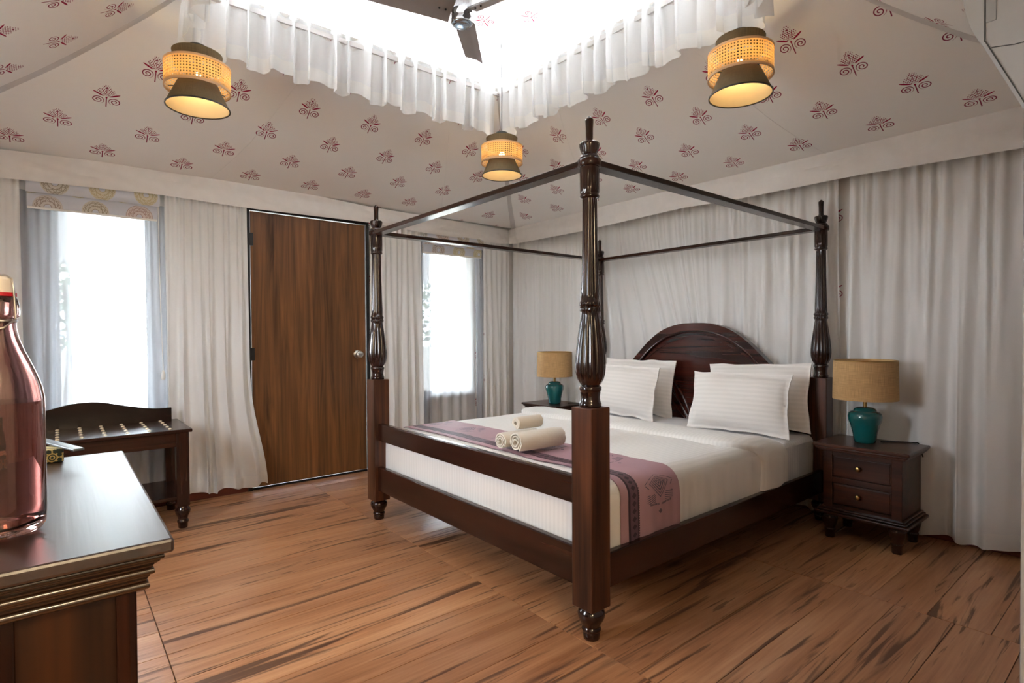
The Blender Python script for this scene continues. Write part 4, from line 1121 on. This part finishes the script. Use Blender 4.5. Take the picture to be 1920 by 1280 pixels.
def beadp(o0, zc, r, n=8): return [(o0+r*math.sin(PI*i/n), zc-r*math.cos(PI*i/n)) for i in range(n+1)]
mp = [(.001, .834), (.010, .834)] + beadp(.010, .8415, .0065) + [(.012, .849)] + ogee(.850, .860, .012, .017) + beadp(.018, .8655, .0052) + [(.020, .872)] + ogee(.873, .885, .020, .030) + beadp(.030, .8905, .005) + [(.034, .897), (.001, .897)]
obj('moulding', mould(mp), wood('cabinet_moulding_wood', 'x', lin((20, 10, 7)), lin((66, 40, 20)), rough=.24, coat=1.0), cb, angle=25)
pn = MB().box(bdx0+.01, bdx1-.012, bdy0+.012, bdy1-.012, .06, .834)
obj('side_panel', pn, CAB_W, cb)
for a, b in ((bdx1-.028, bdx1), (-1.79, -1.726), (bdx0, bdx0+.04)):
    obj('stile', MB().box(a, b, bdy0, bdy0+.03, .0, .834, .003), W_Z, cb)
obj('stile', MB().box(bdx1-.028, bdx1, bdy1-.03, bdy1, .0, .834, .003), W_Z, cb)
obj('rail', MB().box(bdx0+.04, bdx1-.028, bdy0+.002, bdy0+.03, .03, .10, .003), W_X, cb)
for z0, z1 in ((.10, .33), (.345, .57), (.585, .815)):
    d = obj('drawer', MB().box(bdx1-.012, bdx1-.001, bdy0+.04, bdy1-.04, z0, z1, .003), CAB_W, cb)
    kb = MB().lathe([(.009, 0), (.007, .008), (.014, .014), (.015, .02), (.006, .026)], 0, 0, 16); q = MB()
    q.add([(bdx1-.001+v[2], (bdy0+bdy1)/2+v[0], (z0+z1)/2+v[1]) for v in kb.v], kb.f); obj('knob', q, BRASS, d)
# bottle
bxx, byy = -1.746, -.297
bt = thing('swing_top_bottle', 'rose glass swing top water bottle on the cabinet at the left edge', 'bottle', (bxx, byy, ctz))
zb = ctz+.001
outer = [(.002, zb+.010), (.03, zb+.006), (.044, zb), (.052, zb+.003), (.0565, zb+.012), (.0572, zb+.03), (.0572, zb+.205), (.0565, zb+.222), (.0535, zb+.240), (.048, zb+.258), (.040, zb+.280), (.032, zb+.300), (.0262, zb+.318), (.0228, zb+.335), (.0215, zb+.350), (.0225, zb+.354), (.0265, zb+.356), (.0275, zb+.362), (.0265, zb+.375), (.024, zb+.386), (.0225, zb+.389)]
inner = [(.019, zb+.389), (.0185, zb+.350), (.0198, zb+.335), (.0232, zb+.318), (.029, zb+.300), (.037, zb+.280), (.045, zb+.258), (.0505, zb+.240), (.0535, zb+.222), (.0542, zb+.205), (.0542, zb+.03), (.052, zb+.018), (.04, zb+.013), (.002, zb+.016)]
obj('glass_body', MB().lathe(outer+inner, bxx, byy, 72, caps=False), BOTTLE, bt, angle=60)
obj('water', MB().lathe([(.002, zb+.0165), (.04, zb+.0135), (.0515, zb+.0185), (.0537, zb+.0305), (.0537, zb+.205), (.0535, zb+.216), (.002, zb+.216)], bxx, byy, 64, caps=False), WATERM, bt)
st_ = obj('stopper', MB().lathe([(.016, zb+.386), (.021, zb+.392), (.021, zb+.398), (.0195, zb+.402), (.0205, zb+.408), (.0205, zb+.416), (.017, zb+.421), (.004, zb+.423)], bxx, byy, 32), CERAM, bt)
obj('gasket', MB().lathe([(.019, zb+.3885), (.0235, zb+.3895), (.0235, zb+.395), (.019, zb+.3965)], bxx, byy, 32), REDRUB, bt)
wire = MB()
a0 = math.radians(-38); wx, wy = math.cos(a0), math.sin(a0)
for s_ in (-1, 1):
    P = lambda o_, z: (bxx+s_*wx*o_, byy+s_*wy*o_, zb+z)
    wire.tube([P(.0, .4245), P(.012, .4245), P(.0235, .418), P(.0255, .40), P(.0275, .372), P(.0275, .352)], .0016, 8)
    Q = lambda o_, f_, z: (bxx+s_*wx*o_+wy*f_, byy+s_*wy*o_-wx*f_, zb+z)
    wire.tube([Q(.0285, 0, .352), Q(.029, .012, .345), Q(.027, .022, .337), Q(.014, .030, .334), Q(0, .032, .334)], .0016, 8)
wire.lathe([(.0222, zb+.3465), (.024, zb+.348), (.024, zb+.3505), (.0222, zb+.352)], bxx, byy, 40, closed=True)
obj('wire_bail', wire, STEEL, bt)

# patterned box and silver tray behind the bottle
def pat_box():
    m = MAT('green_gold_brocade', .7); co = m.coord(); x, y, z = m.xyz(co)
    u = (x+y*1.0); gu = ((u/.030).fract()-.5)*.030; gz = ((z/.030).fract()-.5)*.030
    r = vlen(gu, gz); a = gz.atan2(gu)
    ring = (r-.010).abs().lt(.0016).mx((r-.0045).abs().lt(.0013)).mx((a*8).cos().gt(.55)*r.gt(.0115)*r.lt(.0145))
    m.color(m.mix(ring, lin((24, 44, 40)), lin((186, 166, 108)))); return m.m
tag(obj('brocade_box', MB().box(-1.810, -1.663, .305, .378, ctz+.001, ctz+.036, .004), pat_box(), loc=(-1.736, .34, ctz)), 'small box in dark green and gold brocade behind the bottle on the cabinet', 'box')
tag(obj('metal_bar', MB().box(-1.684, -1.660, .228, .478, ctz+.0362, ctz+.0430, .002, rz=math.radians(18)), plain('pewter', lin((132, 138, 142)), .3, Metallic=.8), loc=(-1.672, .35, ctz+.036)), 'narrow flat pewter bar lying across the brocade box behind the bottle', 'bar')

# ------------------------------------------------------------------ outdoors beyond the windows
def leafy(name, c1, c2):
    m = MAT(name, .7); co = m.coord(); f = m.noise(co, 9, 4)
    m.color(m.ramp(f, [(.35, c1), (.65, c2)])); return m.m
GRASS = leafy('dry_grass', lin((128, 124, 112)), lin((152, 146, 132)))
LEAF = leafy('tree_leaves', lin((80, 98, 76)), lin((124, 138, 112)))
BARK = plain('bark', lin((110, 96, 84)), .9)
g = tag(obj('ground', MB().box(-40, 40, -40, 60, -.25, -.13), GRASS, loc=(0, 10, -.13)), 'pale dry lawn seen through the windows', 'ground')
def tree(x, y, h, r, seed, label):
    R = random.Random(seed)
    t = thing('garden_tree', label, 'tree', (x, y, -.13), 'trees beyond the windows')
    obj('trunk', MB().tube([(x, y, -.13), (x+.05, y, h*.35), (x-.03, y+.05, h*.7)], .10, 10, .05), BARK, t)
    cr = MB()
    for k in range(420):
        v = Vector((R.gauss(0, 1), R.gauss(0, 1), R.gauss(0, .8))); v.normalize(); v *= r*(R.random()**.4)
        p = Vector((x, y, h*.72))+Vector((v.x, v.y, v.z*.9)); a = Vector((R.gauss(0, 1), R.gauss(0, 1), R.gauss(0, 1))).normalized(); b = a.orthogonal().normalized(); s_ = R.uniform(.07, .14)
        cr.add([p-a*s_, p+b*s_*.45, p+a*s_, p-b*s_*.45], [(0, 1, 2, 3)])
    c = obj('crown', cr, LEAF, t, recalc=False); c['kind'] = 'stuff'
for args in ((-1.95, 8.3, 2.6, 1.1, 1, 'leafy green tree seen through the left part of the left window'),
             (.75, 10.4, 3.0, 1.2, 2, 'leafy green tree seen at the right edge of the left window'),
             (-1.5, 13.6, 3.4, 1.5, 5, 'large leafy tree far off in the middle of the left window'),
             (4.9, 8.8, 2.8, 1.2, 3, 'leafy green tree just beyond the right window'),
             (8.2, 13.5, 3.4, 1.6, 7, 'large leafy tree far behind the right window')):
    tree(*args)
aw = [(-4.0+i*.016, (2.12 - .10*abs(math.sin(PI*(i*.016)/.36)))) for i in range(501)]
po = thing('porch_canopy', 'pale canvas porch canopy with a scalloped edge outside the windows', 'canopy', (0, 4.8, 2.0))
obj('roof_cloth', MB().box(-4, 4, 3.6, 6.0, 2.50, 2.51), AWNM, po)
obj('scalloped_edge', MB().strip([(a, 2.50) for a, b in aw], aw, 6.0, 6.006, 'xz'), AWNM, po)
for x in (-3.9, -.25, 3.9): obj('porch_post', MB().lathe([(.03, -.13), (.03, 2.5)], x, 5.9, 12), WINFR, po)
fe = thing('garden_fence', 'pale low rail fence crossing the lawn outside the left window', 'fence', (-.8, 16.5, -.13))
for z in (.45, .85): obj('fence_rail', MB().box(-6, 5, 16.48, 16.52, z, z+.09), WHITEP, fe)
for i in range(8): obj('fence_post', MB().box(-6+i*1.55-.05, -6+i*1.55+.05, 16.45, 16.55, -.13, 1.0), WHITEP, fe)
